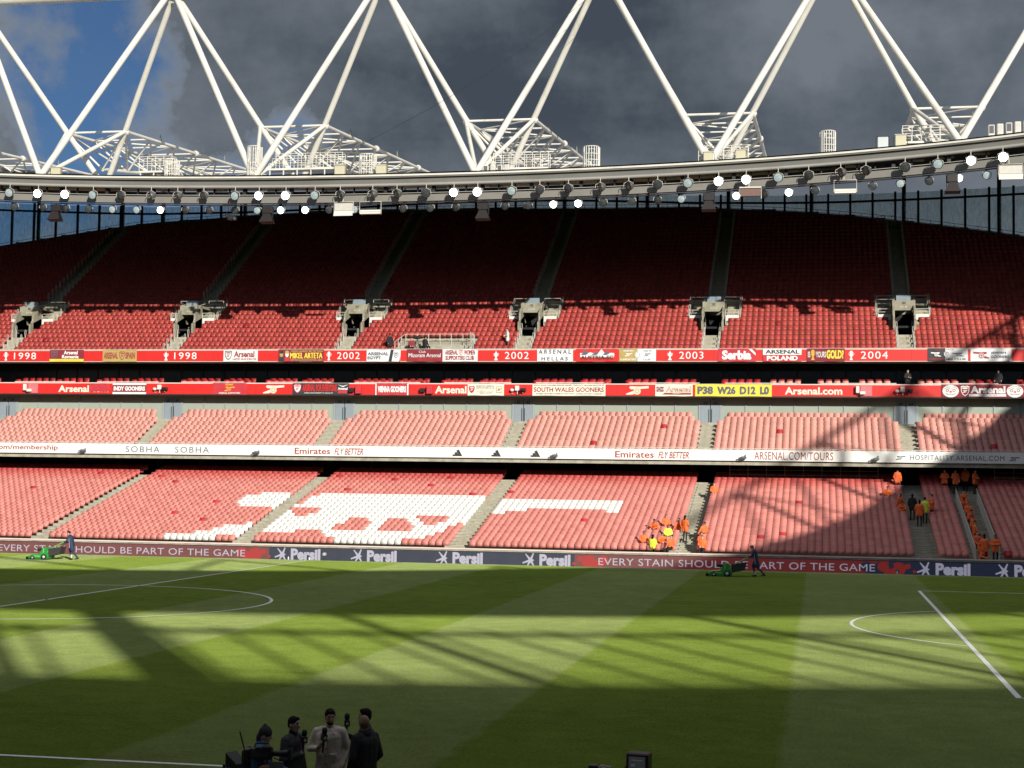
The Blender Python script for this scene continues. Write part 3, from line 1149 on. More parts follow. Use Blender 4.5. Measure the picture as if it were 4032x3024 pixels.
def edge_run(prof, name, m, xa=-60, xb=62, dx=1.0, smooth=False):
    """a section carried along the leading edge; prof in (back, up) from the edge line"""
    xs = np.arange(xa, xb + .01, dx)
    mb = MB()
    n = len(prof)
    v = [(x, y_edge(x) + p, z_edge(x) + q) for x in xs for p, q in prof]
    f = [(i * n + k, i * n + (k + 1) % n, (i + 1) * n + (k + 1) % n, (i + 1) * n + k) for i in range(len(xs) - 1) for k in range(n)]
    mb.add(v, f, 0, smooth)
    return mb.build(name, m, roof)


# leading edge: top flange, inclined face, rounded nosing below
edge_run([(.12, -.10), (.12, .03), (.9, .10), (.9, -.10)], "edge_flange", WHITE_STEEL)
edge_run([(.16, -.12), (.30, -.62), (.9, -.62), (.9, -.12)][::-1], "edge_face", GREY_STEEL)
edge_run([(.30 + .17 * math.cos(t), -.74 + .13 * math.sin(t)) for t in np.linspace(0, 2 * math.pi, 11)[:-1]], "edge_nosing", mat("pale_grey_steel", (.30, .292, .27), .45, var=.08, vscale=1, dirt=(.21, .20, .18), dscale=.8, stretch=(.3, 1, 1)), smooth=True)
# lighting beam slung below and behind
edge_run([(.75, -1.90), (.75, -1.40), (1.15, -1.40), (1.15, -1.90)], "lighting_beam", mat("beige_steel", (.20, .19, .168), .6, var=.12, vscale=1.2, dirt=(.13, .12, .105), dscale=1.2, stretch=(.4, 1, 1)))
edge_run([(1.3, -1.22), (1.3, -.95), (1.8, -.95), (1.8, -1.22)], "service_truss", STEEL_BLK)
edge_run([(.62, -1.315), (.62, -1.29), (.72, -1.29), (.72, -1.315)], "cable_tray", PALE_RAIL)
edge_run([(.85, -2.06), (.85, -1.99), (1.0, -1.99), (1.0, -2.06)], "lower_lighting_rail", STEEL_BLK)
mb = MB()
for i, x in enumerate(np.arange(-45, 50, 1.23)):
    ye, ze = y_edge(x), z_edge(x)
    mb.box(x - .04, x + .04, ye + .8, ye + 1.0, ze - 1.33, ze - .55)
    if i % 3 == 0:
        mb.box(x - .12, x + .12, ye + .7, ye + 1.1, ze - 1.33, ze - .62)
tag(mb.build("beam_hanger", STEEL_BLK, roof), kind="stuff")
for x in np.arange(-44, 48, 4.3):
    ye, ze = y_edge(x), z_edge(x)
    MB().box(x - .5, x + .55, ye + 1.02, ye + 1.3, ze - .92, ze - .80).build("cable_box", WHITE_STEEL, roof)
# dark purlins carrying the sheet behind the lights
for k in range(1, 6):
    q = k / 6
    mb = MB()
    xs = np.arange(-60, 62.1, 3)
    for a, b in zip(xs[:-1], xs[1:]):
        pa = Vector((a, y_edge(a) + q * 44, z_edge(a) - .6 + q * 8.3)); pb = Vector((b, y_edge(b) + q * 44, z_edge(b) - .6 + q * 8.3))
        mb.tube(pa, pb, .14, 5, caps=False)
    mb.build("purlin", STEEL_BLK, roof)

# ------------------------------------------------------------------ primary trusses
NODE_X = [6.1 + 17.27 * k for k in range(-4, 5)]
RT = .245


def primary_truss(sg, label, name="roof_truss", za=43.55):
    """three-boom truss of white tubes along one side; sg = +1 over the far stand, -1 over the near one"""
    root = thing(name, label, "roof truss", (0, sg * 53.4, 27.9), 0, "primary roof trusses")

    def Pn(x, y, z):
        return Vector((x, sg * y, z))
    nf = [Pn(x, y_edge(x) + 1.0, z_edge(x) + .05) for x in NODE_X]
    nr = [Pn(x, 64.4, 29.1 + .0004 * x * x) for x in NODE_X]
    ap = [Pn(x + 8.635, 57.6, za) for x in NODE_X[:-1]]
    MB().path([a + Vector((0, 0, .42)) for a in [Pn(NODE_X[0] - 8.6, 57.6, za)] + ap + [Pn(NODE_X[-1] + 8.6, 57.6, za)]], .55, 16).build("top_boom", WHITE_STEEL, root)
    MB().path(nr, .30, 12).build("rear_boom", WHITE_STEEL, root)
    for i, a in enumerate(ap):
        for b in (nf[i], nf[i + 1]):
            MB().tube(a + Vector((.35 * (1 if b.x > a.x else -1), -sg * .45, -.1)), b, RT, 14).build("front_diagonal", WHITE_STEEL, root)
        for b in (nr[i], nr[i + 1]):
            MB().tube(a + Vector((.35 * (1 if b.x > a.x else -1), sg * .45, -.25)), b, RT * .96, 14).build("rear_diagonal", WHITE_STEEL, root)
    col = {}
    for i, x in enumerate(NODE_X):
        for s_ in (-1, 1):
            j = i - 1 if s_ < 0 else i
            if 0 <= j < len(ap):
                q = (ap[j].z - 33.75) / (ap[j].z - nr[i].z)
                col[(i, s_)] = ap[j].lerp(nr[i], q)
    for (i, s_), p in col.items():
        mb = MB().lathe([(.0, -.30), (.22, -.24), (.31, 0), (.22, .24), (.0, .30)], p + Vector((.12 * s_ * 0, sg * .18, 0)), n=12)
        mb.build("collar", WHITE_STEEL, root)
        MB().tube(p, nf[i] + Vector((0, sg * .3, .1)), RT * .66, 12).build("brace", WHITE_STEEL, root)
    for i in range(len(NODE_X)):
        if (i, -1) in col and (i, 1) in col:
            MB().tube(col[(i, -1)], col[(i, 1)], .10, 10).build("collar_tie", WHITE_STEEL, root)
    return root, nf, nr, ap, col


truss, NF, NR, AP, COLR = primary_truss(1, "giant zigzag truss of white steel tubes standing along the far roof edge")
nt_ = thing("roof_truss", "unseen white zigzag truss behind the camera, kept low and light for its shadow", "roof truss", (0, -54, 28), 0, "primary roof trusses")  # unseen near truss, lowered and thinned to suit the shadows it throws
mb = MB()
for x in NODE_X[:-1] + [NODE_X[-1], NODE_X[-1] + 17.27]:
    for s_ in (-1, 1):
        mb.tube((x + 8.635, -57.6, 36.2), (x + 8.635 + 8.635 * s_, -53.6, 28.2), .22, 10)
mb.build("truss_tube", WHITE_STEEL, nt_)
# unseen end truss, added to throw patchy shadows on the lower tier
et = thing("roof_truss", "added white zigzag truss beyond the goal line, unseen, for patchy shadow", "roof truss", (76, 0, 29), 0, "primary roof trusses")
mb = MB()
for k in range(-3, 4):
    y = 14.0 * k
    for s_ in (-1, 1):
        mb.tube((79, y + 7, 40), (75.2, y + 7 + 7 * s_, 30.2), .17, 10)
        mb.tube((79.5, y + 7, 40), (84, y + 7 + 7 * s_, 31), .16, 10)
    mb.tube((75.2, y, 30.2), (84, y, 31), .15, 8)
mb.tube((79.2, -49, 40.3), (79.2, 56, 40.3), .27, 12)
mb.build("truss_tube", WHITE_STEEL, et)


def secondary_truss(i):
    """triangular truss running back over the roof from a pair of collars"""
    a, b = COLR[(i, -1)], COLR[(i, 1)]
    x = NODE_X[i]
    root = thing("secondary_truss", STL[i], "roof truss", (x, 62, 29), 0, "trusses running back over the roof")
    top = {}
    Lb = 36.0
    n = 7
    for s_, p in ((-1, a), (1, b)):
        q = p + Vector((0, Lb, Lb * .082))
        top[s_] = (p, q)
        MB().tube(p, q, .145, 10).build("top_boom", WHITE_STEEL, root)
    c0 = Vector((x, a.y + 1.5, 30.9)); c1 = Vector((x, a.y + Lb, 36.15))
    MB().tube(c0, c1, .16, 10).build("bottom_boom", WHITE_STEEL, root)
    for k in range(n + 1):
        t = k / n
        l = top[-1][0].lerp(top[-1][1], t); r = top[1][0].lerp(top[1][1], t); c = c0.lerp(c1, t)
        if k:
            MB().tube(l, r, .075, 8).build("cross_tie", WHITE_STEEL, root)
        for p, s_ in ((l, -1), (r, 1)):
            MB().tube(p, c, .085, 8).build("strut", WHITE_STEEL, root)
            if k < n:
                c2 = c0.lerp(c1, (k + 1) / n)
                MB().tube(p, c2, .085, 8).build("lattice_diagonal", WHITE_STEEL, root)
        if k < n:
            l2 = top[-1][0].lerp(top[-1][1], (k + 1) / n); r2 = top[1][0].lerp(top[1][1], (k + 1) / n)
            MB().tube(l if k % 2 else r, r2 if k % 2 else l2, .065, 8).build("lattice_diagonal", WHITE_STEEL, root)
            if k % 3 == 1:
                m_ = r.lerp(r2, .4)
                MB().lathe([(0, -.02), (.14, 0), (.02, .55), (0, .6)], m_ + Vector((0, 0, .14)), n=8).build("finial", GREY_STEEL, root)
        if k % 3 == 0 and k:
            MB().lathe([(.15, -.30), (.27, -.22), (.27, .22), (.15, .30)], r, axis='Y', n=12).build("joint_sleeve", WHITE_STEEL, root)


STL = {1: "white lattice truss running back over the hidden far end of the roof", 2: "long white lattice truss running back over the roof beside the stepped platform end", 3: "white lattice truss running back behind the long railed platform",
       4: "white lattice truss running back beside the lone ladder cage and four small loudspeakers", 5: "white lattice truss squeezed between tubes beside two beige cabinets", 6: "white lattice truss behind the tubes next to the tall roof cabinets", 7: "white lattice truss beyond the row of boxy loudspeakers"}
for i in range(1, 8):
    secondary_truss(i)
# walkway beams lying on the roof behind the front boom
for k, (xa, xb) in enumerate(((-26, -14.5), (-14, -3))):
    root = thing("roof_walkway", ("dark grey grating walkway on the roof behind the railed cage" if k == 0 else "dark grey grating walkway on the roof below the long railed platform"), "walkway", (xa, 56.5, 28.3))
    mb = MB().box(xa, xb, 56.3, 57.1, 28.55 - .1 * k, 28.72 - .1 * k)
    for x in np.arange(xa + .2, xb, .9):
        mb.box(x, x + .08, 56.35, 57.05, 27.9, 28.55)
    mb.build("grating", mat("galvanised_grey", (.13, .13, .14), .6, metal=.4, var=.2, vscale=4), root)


HORN_X = (-27.0, -9.95, 6.75, 23.35, 40.1)
HORN_L = ("patterned cabinet", "long railed platform", "four small loudspeakers", "two beige cabinets", "tall roof cabinets")
ORD = ("", "first", "second", "third", "fourth", "fifth", "sixth", "seventh", "eighth", "ninth", "tenth")
LCOUNT = {}

# ------------------------------------------------------------------ railed cages and cabinets on the leading edge
def cage(x, label, w=1.15, h=1.75, dy=1.0, hoop=True):
    ye, ze = y_edge(x) + 1.2, z_edge(x) + .02
    root = thing("ladder_cage", label, "cage", (x, ye, ze))
    mb = MB()
    n = 10
    for k in range(n):
        t = math.pi * (k / (n - 1)) + math.pi
        px, py = w / 2 * math.cos(t), dy / 2 * math.sin(t)
        mb.box(px - .025, px + .025, py - .02, py + .02, 0, h)
    mb.box(-w / 2 - .04, -w / 2 + .04, .3, .38, 0, h + .02)
    mb.box(w / 2 - .04, w / 2 + .04, .3, .38, 0, h + .02)
    local("bar", mb, WHITE_STEEL, root)
    mb = MB()
    for z in (.35, .75, 1.2, h):
        mb.path([(w / 2 * math.cos(t), dy / 2 * math.sin(t), z) for t in np.linspace(math.pi, 2 * math.pi, 13)], .03, 5)
    local("hoop", mb, WHITE_STEEL, root)
    mb = MB()
    for s_ in (-.2, .2):
        mb.tube((s_, .36, 0), (s_, .36, h), .03, 6)
    for z in np.arange(.2, h, .25):
        mb.tube((-.2, .36, z), (.2, .36, z), .02, 5)
    local("ladder", mb, WHITE_STEEL, root)
    return root


def railed_platform(xa, xb, h, label, y_off=1.6, steps_=False):
    x = (xa + xb) / 2
    ye, ze = y_edge(x) + y_off, z_edge(x) + .1
    root = thing("railed_platform", label, "platform", (xa, ye, ze))
    w = xb - xa
    base = h - 1.15
    mb = MB().box(0, w, 0, .9, base - .14, base)
    for px in np.arange(.1, w, 1.1):
        mb.box(px - .04, px + .04, .05, .13, 0, base)
    local("deck", mb, WHITE_STEEL, root)
    mb = MB()
    for y in (0.03, .87):
        for z in (.4, .75, 1.12):
            mb.tube((0, y, base + z), (w, y, base + z), .026, 6)
        for px in np.linspace(0, w, max(3, int(w / .5))):
            mb.tube((px, y, base), (px, y, base + 1.12), .026, 6)
    for px in (0, w):
        for z in (.4, .75, 1.12):
            mb.tube((px, .03, base + z), (px, .87, base + z), .026, 6)
    local("railing", mb, WHITE_STEEL, root)
    if steps_:
        mb = MB()
        for s_ in (0, .5):
            mb.tube((w + .05 + s_, .2, base), (w + 1.0, .2 + s_, 0), .04, 5)
        for q in range(6):
            mb.box(w + .05 + q * .16, w + .3 + q * .16, .1, .7, base - .16 * q - .2, base - .16 * q - .14)
        local("steps", mb, WHITE_STEEL, root)
    return root


cage(14.7, "white ladder cage standing alone beside the end of a lattice truss")
cage(31.7, "white ladder cage standing alone on the edge between two tripods of tubes", 1.05)
cage(-11.25, "white ladder cage at the end of the long railed platform", 1.0, 2.5)
cage(-2.3, "squat white ladder cage between two beige cabinets", 1.2, 1.75)
cage(-17.9, "white ladder cage beside the stepped railed platform", 1.0, 1.5)
railed_platform(-20.9, -18.2, 1.9, "stepped white railed platform on the roof edge", 2.0, True)
railed_platform(-10.6, -4.7, 2.2, "long white railed platform behind the crossing tubes", 2.6)
railed_platform(7.0, 11.2, 1.9, "white railed platform behind a row of four small loudspeakers", 3.0)
railed_platform(22.4, 26.0, 1.7, "white railed platform between two beige cabinets and crossing tubes", 3.2)
railed_platform(36.9, 40.8, 1.9, "white railed platform beside the two tall roof cabinets", 3.2)
BEIGE = mat("beige_cabinet", (.52, .48, .33), .55, var=.07, vscale=2, dirt=(.38, .35, .25), dscale=2)
PALEG = mat("pale_cabinet", (.50, .54, .54), .5, var=.05, vscale=2)
for x, w, h, m, lab in ((-4.2, .78, .78, BEIGE, "beige cabinet beside the squat ladder cage, on the platform side"), (-1.0, .76, .76, BEIGE, "beige cabinet beside the squat ladder cage, on the lattice side"),
                        (35.45, .72, .85, PALEG, "pale grey roof cabinet with a dark lid"), (36.65, .74, .85, BEIGE, "tall beige roof cabinet next to the pale grey one"),
                        (23.3, .66, .72, BEIGE, "beige cabinet tucked between the bases of two tubes"), (25.6, .70, .72, BEIGE, "beige cabinet beside the tubes, standing clear at the end"),
                        (-26.9, .75, .62, BEIGE, "patterned beige cabinet beside the first tube base")):
    ye, ze = y_edge(x) + .3, z_edge(x) + .03
    root = thing("roof_cabinet", lab, "cabinet", (x, ye, ze), 0, "cabinets on the roof edge")
    local("cabinet_body", MB().bbox(-w / 2, w / 2, 0, .5, 0, h, .03), m, root)
    local("cabinet_lid", MB().box(-w / 2 - .04, w / 2 + .04, -.05, .55, h + .002, h + .05), PALE_RAIL if m is BEIGE else STEEL_BLK, root)
    local("support_leg", MB().tube((-w / 2 - .1, .2, 0), (-w / 2 - .1, .2, h * .9), .025, 6).tube((w / 2 + .1, .2, 0), (w / 2 + .1, .2, h * .9), .025, 6), STEEL_BLK, root)
SPK_D = mat("speaker_grille", (.10, .10, .105), .7, var=.3, vscale=60)
for x0_, n, w, h, lab in ((42.6, 6, .40, .72, "boxy loudspeaker from the tubes in the row on the roof edge"), (7.0, 4, .36, .52, "small boxy loudspeaker from the tube base in the row of four")):
    for k in range(n):
        x = x0_ + k * (w + .16)
        ye, ze = y_edge(x) + .3, z_edge(x) + (.18 if n == 6 else .03)
        root = thing("roof_loudspeaker", ORD[k + 1] + " " + lab, "loudspeaker", (x, ye, ze), 0, "loudspeakers on the roof edge" if n == 6 else "small loudspeakers by the tube base")
        local("speaker_case", MB().bbox(-w / 2, w / 2, 0, .45, 0, h, .025), WHITE_STEEL, root)
        local("speaker_front", MB().box(-w / 2 + .05, w / 2 - .05, -.012, -.002, .12, h - .06), SPK_D if k % 2 == 0 else PALE_RAIL, root)
        local("foot", MB().box(-w / 2, w / 2, .05, .4, -.17 if n == 6 else -.025, -.002), PALE_RAIL, root)

# ------------------------------------------------------------------ floodlights
RIMC = mat("lamp_housing", (.10, .098, .092), .45, metal=.2, var=.1, vscale=4)
RIMD = mat("lamp_rim", (.02, .02, .02), .4)


def lens_material(name, col, em, rough=.15):
    m = mat(name, col, rough, var=.35, vscale=9, emit=em, ecol=(.92, 1.0, .98) if em > 1 else (.62, .80, .82), spec=.8)
    return m


LENS = {2: lens_material("lens_lit", (.9, .95, .95), 7.0), 1: lens_material("lens_glowing", (.26, .31, .31), .16), 0: lens_material("lens_dark", (.055, .06, .063), .0), 3: lens_material("lens_bright", (.9, .95, .95), 14.0)}


def lamp_meshes(r):
    body = MB().lathe([(r * .98, 0), (r * 1.0, .06), (r * .92, .16), (r * .62, .34), (r * .30, .44), (0, .46)], axis='Y', n=20).mesh("lamp_bowl", RIMC)
    rim = MB().lathe([(r * .90, -.012), (r * 1.04, -.03), (r * 1.06, .03), (r * .98, .05)], axis='Y', n=20).mesh("lamp_rim", RIMD)
    bracket = MB().path([(-r * 1.08, .12, 0), (-r * 1.0, .14, r * .7), (0, .16, r * 1.25), (r * 1.0, .14, r * .7), (r * 1.08, .12, 0)], .025, 5).mesh("lamp_bracket", PALE_RAIL)
    lens = {}
    for k, m in LENS.items():
        lens[k] = MB().lathe([(0, -.045), (r * .45, -.035), (r * .80, -.012), (r * .92, .0)], axis='Y', n=20).mesh("lens", m)
    return body, rim, bracket, lens


LM = {r: lamp_meshes(r) for r in (.335, .285)}
LAB = {3: "brilliantly lit", 2: "lit", 1: "faintly glowing", 0: "unlit"}


def floodlight(x, y, z, r, st, yaw, tilt, top, row):
    k = max([i for i, h in enumerate(HORN_X) if h < x] or [0])
    rw = "front" if "front" in row else "lower"
    sd = "goal side" if x > HORN_X[0] else "corner side"
    key = (LAB[st], rw, k, sd)
    LCOUNT[key] = LCOUNT.get(key, 0) + 1
    root = thing("floodlight", f"{ORD[LCOUNT[key]]} {LAB[st]} lamp of {rw} row, {sd} of horn under {HORN_L[k]}", "floodlight", (x, y, z), 0, f"{LAB[st]} floodlights {row}")
    body, rim, br, lens = LM[r]
    E_ = (tilt, 0, yaw)
    hd = link("lamp_bowl", body, root, (0, 0, 0)); hd.rotation_euler = E_
    o = link("lamp_rim", rim, root, (0, 0, 0)); o.rotation_euler = E_
    o = link("lens", lens[st], root, (0, 0, 0)); o.rotation_euler = E_
    link("lamp_bracket", br, root, (0, 0, 0))
    local("drop_rod", MB().tube((0, .16, r * 1.22), (0, .16, top - z), .03, 6), PALE_RAIL, root)


UPL = [(-30.47, 1, 0), (-28.18, 3, 0), (-25.97, 3, 0), (-23.74, 1, .1), (-21.49, 0, .5), (-19.04, 0, 1.15), (-16.92, 0, 1.0), (-14.82, 0, .7), (-12.3, 1, .1), (-10.4, 2, .05), (-8.28, 3, 0), (-5.99, 1, .1), (-4.02, 0, .8),
       (-1.5, 0, 1.15), (.37, 0, .9), (2.62, 0, .15), (4.73, 2, 0), (6.52, 3, 0), (9.09, 1, .1), (11.17, 0, .4), (13.29, 0, .7), (15.65, 0, 1.15), (17.72, 0, .95), (19.82, 0, .4),
       (22.01, 1, .1), (24.2, 3, 0), (26.16, 3, 0), (28.41, 1, .1), (30.53, 0, .6), (32.74, 0, 1.15), (34.46, 0, .9), (37.11, 0, .3), (39.28, 1, .1), (41.44, 2, .1), (43.5, 3, 0)]
for x, st, yaw in UPL:
    x2 = x * .995
    floodlight(x2, y_edge(x2) - .15, z_edge(x2) - 1.50, .335, st, -yaw, .25, z_edge(x2) - .80, "hung along the front of the lighting beam")
LOL = [(-30.4, 0), (-28.15, 0), (-26.27, 0), (-24.4, 0), (-22.48, 1), (-20.51, 1), (-18.58, 2), (-16.63, 0), (-14.69, 0), (-12.6, 0), (-10.81, 1), (-8.94, 2), (-7.01, 2), (-5.13, 0), (-3.12, 1), (.59, 0), (2.69, 0), (4.61, 0),
       (8.34, 0), (10.1, 0), (11.98, 2), (13.81, 2), (15.65, 0), (17.75, 0), (19.62, 0), (21.35, 1), (25.29, 2), (27.24, 0), (28.99, 2), (30.82, 0), (34.77, 0), (36.65, 1), (38.57, 0), (40.52, 2), (42.35, 1)]
for i, (x, st) in enumerate(LOL):
    floodlight(x, y_edge(x) + .92, z_edge(x) - 2.42, .285, st, 0 if st else -((i * 37 % 10) / 14), .2, z_edge(x) - 2.0, "slung below the lighting beam")
# hanging panels, horn loudspeakers and the remote camera below the beam
for x, w, col, lab in ((-3.8, 1.5, 0, "large pale folding panel hung below the beam beside an empty bracket"), (-1.75, 1.65, 2, "open pale bracket with a narrow tray hung below the beam"), (26.3, 1.55, 1, "hung panel with a brown face below the beam"),
                       (32.9, 1.55, 2, "narrow pale tray in a bracket hung below the rising beam"), (43.8, 1.6, 0, "large pale folding panel under the brightest lamp on the rising beam")):
    y, z = y_edge(x) + .35, z_edge(x) - 1.95
    root = thing("hung_panel", lab, "panel", (x, y, z - .95))
    fr = MB().path([(-w / 2, 0, .1), (-w / 2, 0, .95), (w / 2, 0, .95), (w / 2, 0, .1)], .035, 5).tube((-.1, 0, .95), (-.1, .3, 1.5), .04, 6)
    local("bracket", fr, PALE_RAIL, root)
    if col == 2:
        local("tray", MB().box(-w / 2 + .04, w / 2 - .04, -.1, .25, .02, .16).box(-w / 2 + .04, w / 2 - .04, .0, .25, .20, .34), WHITE_STEEL, root)
    else:
        local("face", MB().box(-w / 2 + .05, w / 2 - .05, -.05, .2, .30, .86), PALE_RAIL if col == 0 else mat("brown_face", (.16, .09, .07), .6, var=.1, vscale=3), root)
        local("flap", MB().hexa([(-w / 2 + .02, -.25, -.12), (w / 2 - .02, -.25, -.12), (w / 2 - .02, -.19, -.12), (-w / 2 + .02, -.19, -.12), (-w / 2 + .02, -.09, .27), (w / 2 - .02, -.09, .27), (w / 2 - .02, -.03, .27), (-w / 2 + .02, -.03, .27)]) if col == 0 else MB().box(-w / 2 + .03, w / 2 - .03, -.14, .2, .862, .95), WHITE_STEEL, root)
HORN = mat("horn_brown", (.012, .008, .007), .6, var=.15, vscale=4)
for k, x in enumerate(HORN_X):
    y, z = y_edge(x) + .9, z_edge(x) - 2.1
    root = thing("horn_loudspeaker", "dark brown horn loudspeaker hung below the beam under the " + HORN_L[k], "loudspeaker", (x, y, z - 1.2), 0, "horn loudspeakers below the beam")
    local("driver_box", MB().bbox(-.38, .38, -.25, .3, .62, 1.15, .03), HORN, root)
    local("horn", MB().hexa([(-.52, -.5, -.05), (.52, -.5, -.05), (.52, .2, -.15), (-.52, .2, -.15), (-.26, -.26, .6), (.26, -.26, .6), (.26, .2, .6), (-.26, .2, .6)]), HORN, root)
    local("drop_rod", MB().tube((-.4, 0, .3), (-.4, 0, 1.5), .02, 5).tube((.4, 0, .3), (.4, 0, 1.5), .02, 5), STEEL_BLK, root)
root = thing("hanging_camera", "black remote camera hanging on a bracket below the lighting beam", "camera", (-12.7, y_edge(12.7) + .3, z_edge(12.7) - 3.3))
local("camera_body", MB().bbox(-.1, .5, -.3, .1, .0, .3, .04).bbox(-.35, -.05, -.2, .1, .2, .5, .04), RIMD, root)
local("lens_barrel", MB().tube((.35, -.3, .12), (.55, -.55, .05), .09, 10), RIMC, root)
local("yoke", MB().path([(-.2, 0, .1), (-.35, 0, .5), (-.1, 0, .85), (.25, 0, .6), (.3, 0, .25)], .035, 6).tube((-.1, 0, .8), (-.1, 0, 1.4), .05, 6).box(-.6, .45, -.15, .15, 1.15, 1.28), RIMD, root)
cb = MB().path([Vector((-3.0, 53.0, 29.9)).lerp(Vector((18.5, 53.0, 43.8)), t) - Vector((0, 0, 1.2 * math.sin(math.pi * t))) for t in np.linspace(0, 1, 16)], .018, 4)
tag(cb.build("sky_cable", STEEL_BLK), "thin dark cable slung across the sky between the white tubes", "cable")

# ------------------------------------------------------------------ glass screens behind the back rows
def screen_glass():
    m = bpy.data.materials.new("dusty_screen_glass")
    m.use_nodes = True
    t = m.node_tree
    o = t.nodes["Material Output"]
    t.nodes.remove(t.nodes["Principled BSDF"])
    tr = t.nodes.new("ShaderNodeBsdfTransparent"); tr.inputs[0].default_value = (.86, .92, .93, 1)
    gl = t.nodes.new("ShaderNodeBsdfGlossy"); gl.inputs["Roughness"].default_value = .08
    df = t.nodes.new("ShaderNodeBsdfTranslucent"); df.inputs[0].default_value = (.62, .68, .68, 1)
    c = t.nodes.new("ShaderNodeTexCoord"); n = t.nodes.new("ShaderNodeTexNoise")
    mp = t.nodes.new("ShaderNodeMapping"); mp.inputs["Scale"].default_value = (5, 5, 1.2)
    n.inputs["Scale"].default_value = 1.4; n.inputs["Detail"].default_value = 7
    t.links.new(c.outputs["Object"], mp.inputs[0]); t.links.new(mp.outputs[0], n.inputs["Vector"])
    r = t.nodes.new("ShaderNodeMapRange")
    r.inputs["From Min"].default_value = .35; r.inputs["From Max"].default_value = .8
    r.inputs["To Min"].default_value = .10; r.inputs["To Max"].default_value = .34
    t.links.new(n.outputs["Fac"], r.inputs["Value"])
    m1 = t.nodes.new("ShaderNodeMixShader"); m2 = t.nodes.new("ShaderNodeMixShader")
    r.inputs["To Min"].default_value = .16; r.inputs["To Max"].default_value = .42
    t.links.new(r.outputs[0], m1.inputs[0]); t.links.new(tr.outputs[0], m1.inputs[1]); t.links.new(df.outputs[0], m1.inputs[2])
    m2.inputs[0].default_value = .05
    t.links.new(m1.outputs[0], m2.inputs[1]); t.links.new(gl.outputs[0], m2.inputs[2])
    t.links.new(m2.outputs[0], o.inputs[0])
    return m


SGL = screen_glass()
POSTC = mat("blue_black_post", (.010, .014, .020), .6, var=.2, vscale=2)
screen = thing("glass_wind_screen", "tall dusty glass screen with black posts along the top of the upper tier", "glass screen", (0, 88, 28))


def crest_z(x):
    return UZ0 + (crest(x) - UY) * UR / UT


def top_z(x):
    return 31.85 + 1.1 * math.exp(-(x / 24.0) ** 2) - .0002 * x * max(0, x)


xs = np.arange(-57.2, 59.5, 1.98)
for a, b in zip(xs[:-1], xs[1:]):
    za, zb = crest_z(a), crest_z(b)
    ya, yb = crest(a) + 1.9, crest(b) + 1.9
    m_ = MB()
    m_.hexa([(a + .09, ya, za), (b - .09, yb, zb), (b - .09, yb + .02, zb), (a + .09, ya + .02, za), (a + .09, ya, top_z(a) - .1), (b - .09, yb, top_z(b) - .1), (b - .09, yb + .02, top_z(b) - .1), (a + .09, ya + .02, top_z(a) - .1)])
    m_.build("pane", SGL, screen)
    MB().box(a - .10, a + .10, ya - .10, ya + .10, za - .3, top_z(a)).build("post", POSTC, screen)
    zr = [top_z(q) - .78 for q in (a, b)]
    mid = MB()
    mid.hexa([(a, ya - .12, zr[0] - .085), (b, yb - .12, zr[1] - .085), (b, yb + .12, zr[1] - .085), (a, ya + .12, zr[0] - .085), (a, ya - .12, zr[0] + .085), (b, yb - .12, zr[1] + .085), (b, yb + .12, zr[1] + .085), (a, ya + .12, zr[0] + .085)])
    mid.build("mid_rail", POSTC, screen)
    hr = MB()
    for dz in (.30, .55):
        hr.tube((a, ya - 1.0, za + .12 + dz), (b, yb - 1.0, zb + .12 + dz), .022, 5)
    hr.tube(((a + b) / 2, (ya + yb) / 2 - 1.0, (za + zb) / 2), ((a + b) / 2, (ya + yb) / 2 - 1.0, (za + zb) / 2 + .67), .022, 5)
    hr.build("handrail", POSTC, screen)
for x in (-53, -45, -37.3, -33.4, -25.2, -17, -9, -1, 7, 15, 22.7, 30.4, 38.6, 46.6, 54.6):
    y = crest(x) + 2.1
    o = MB().tube((x, y, crest_z(x) - .6), (x, y, 33.2 + .11 * (x * 0)), .19, 10).tube((x, y, 33.1), (x, y, 34.4), .07, 8)
    tag(o.build("roof_column", POSTC), "round black column rising from the crest of the stand to the roof", "column", "columns behind the upper tier")
# lattice gates at the heads of two stairways
for x in (-26.2, 36.2):
    y = crest(x) - 1.2; z = crest_z(x) - .9
    mb = MB()
    for q in np.linspace(0, 1.5, 6):
        mb.tube((x + q, y, z), (x + q, y, z + 1.1), .02, 5)
    for q in np.linspace(0, 1.1, 4):
        mb.tube((x, y, z + q), (x + 1.5, y, z + q), .02, 5)
    tag(mb.build("lattice_gate", PALE_RAIL), "small pale lattice gate near the crest " + ("above the patterned cabinet side of the tier" if x < 0 else "above the tall roof cabinets side of the tier"), "gate", "lattice gates on the upper tier")

# ------------------------------------------------------------------ the rest of the bowl (behind and beside the camera)
bowl = thing("stadium_bowl", "plain concrete bowl of the other stands behind and beside the camera", "stand", (0, -92, 0))
mb = MB()
pts = []
for k in range(0, 161):
    t = math.radians(142) + math.radians(256) * k / 160      # from the far left corner round behind the camera to the far right corner
    pts.append(t)
outer = [sup(114.5, 93.5, 3.6, t) for t in pts]
v = [(x, y, -.7) for x, y in outer] + [(x, y, 27.05) for x, y in outer] + [(x * .985, y * .985, 27.05) for x, y in outer] + [(x * .62, y * .69, 6.5) for x, y in outer]
n = len(outer)
f = []
for i in range(n - 1):
    f += [(i, i + 1, n + i + 1, n + i), (n + i, n + i + 1, 2 * n + i + 1, 2 * n + i), (2 * n + i, 2 * n + i + 1, 3 * n + i + 1, 3 * n + i)]
mb.add(v, f)
mb.build("bowl_shell", CONC_D, bowl)
mb = MB()
for r in range(22):
    mb.box(-62, 62, -41.6 - r * .8 - .82, -41.6 - r * .8, -.7, .1 + r * .155)
mb.build("near_terrace", CONC_D, bowl)
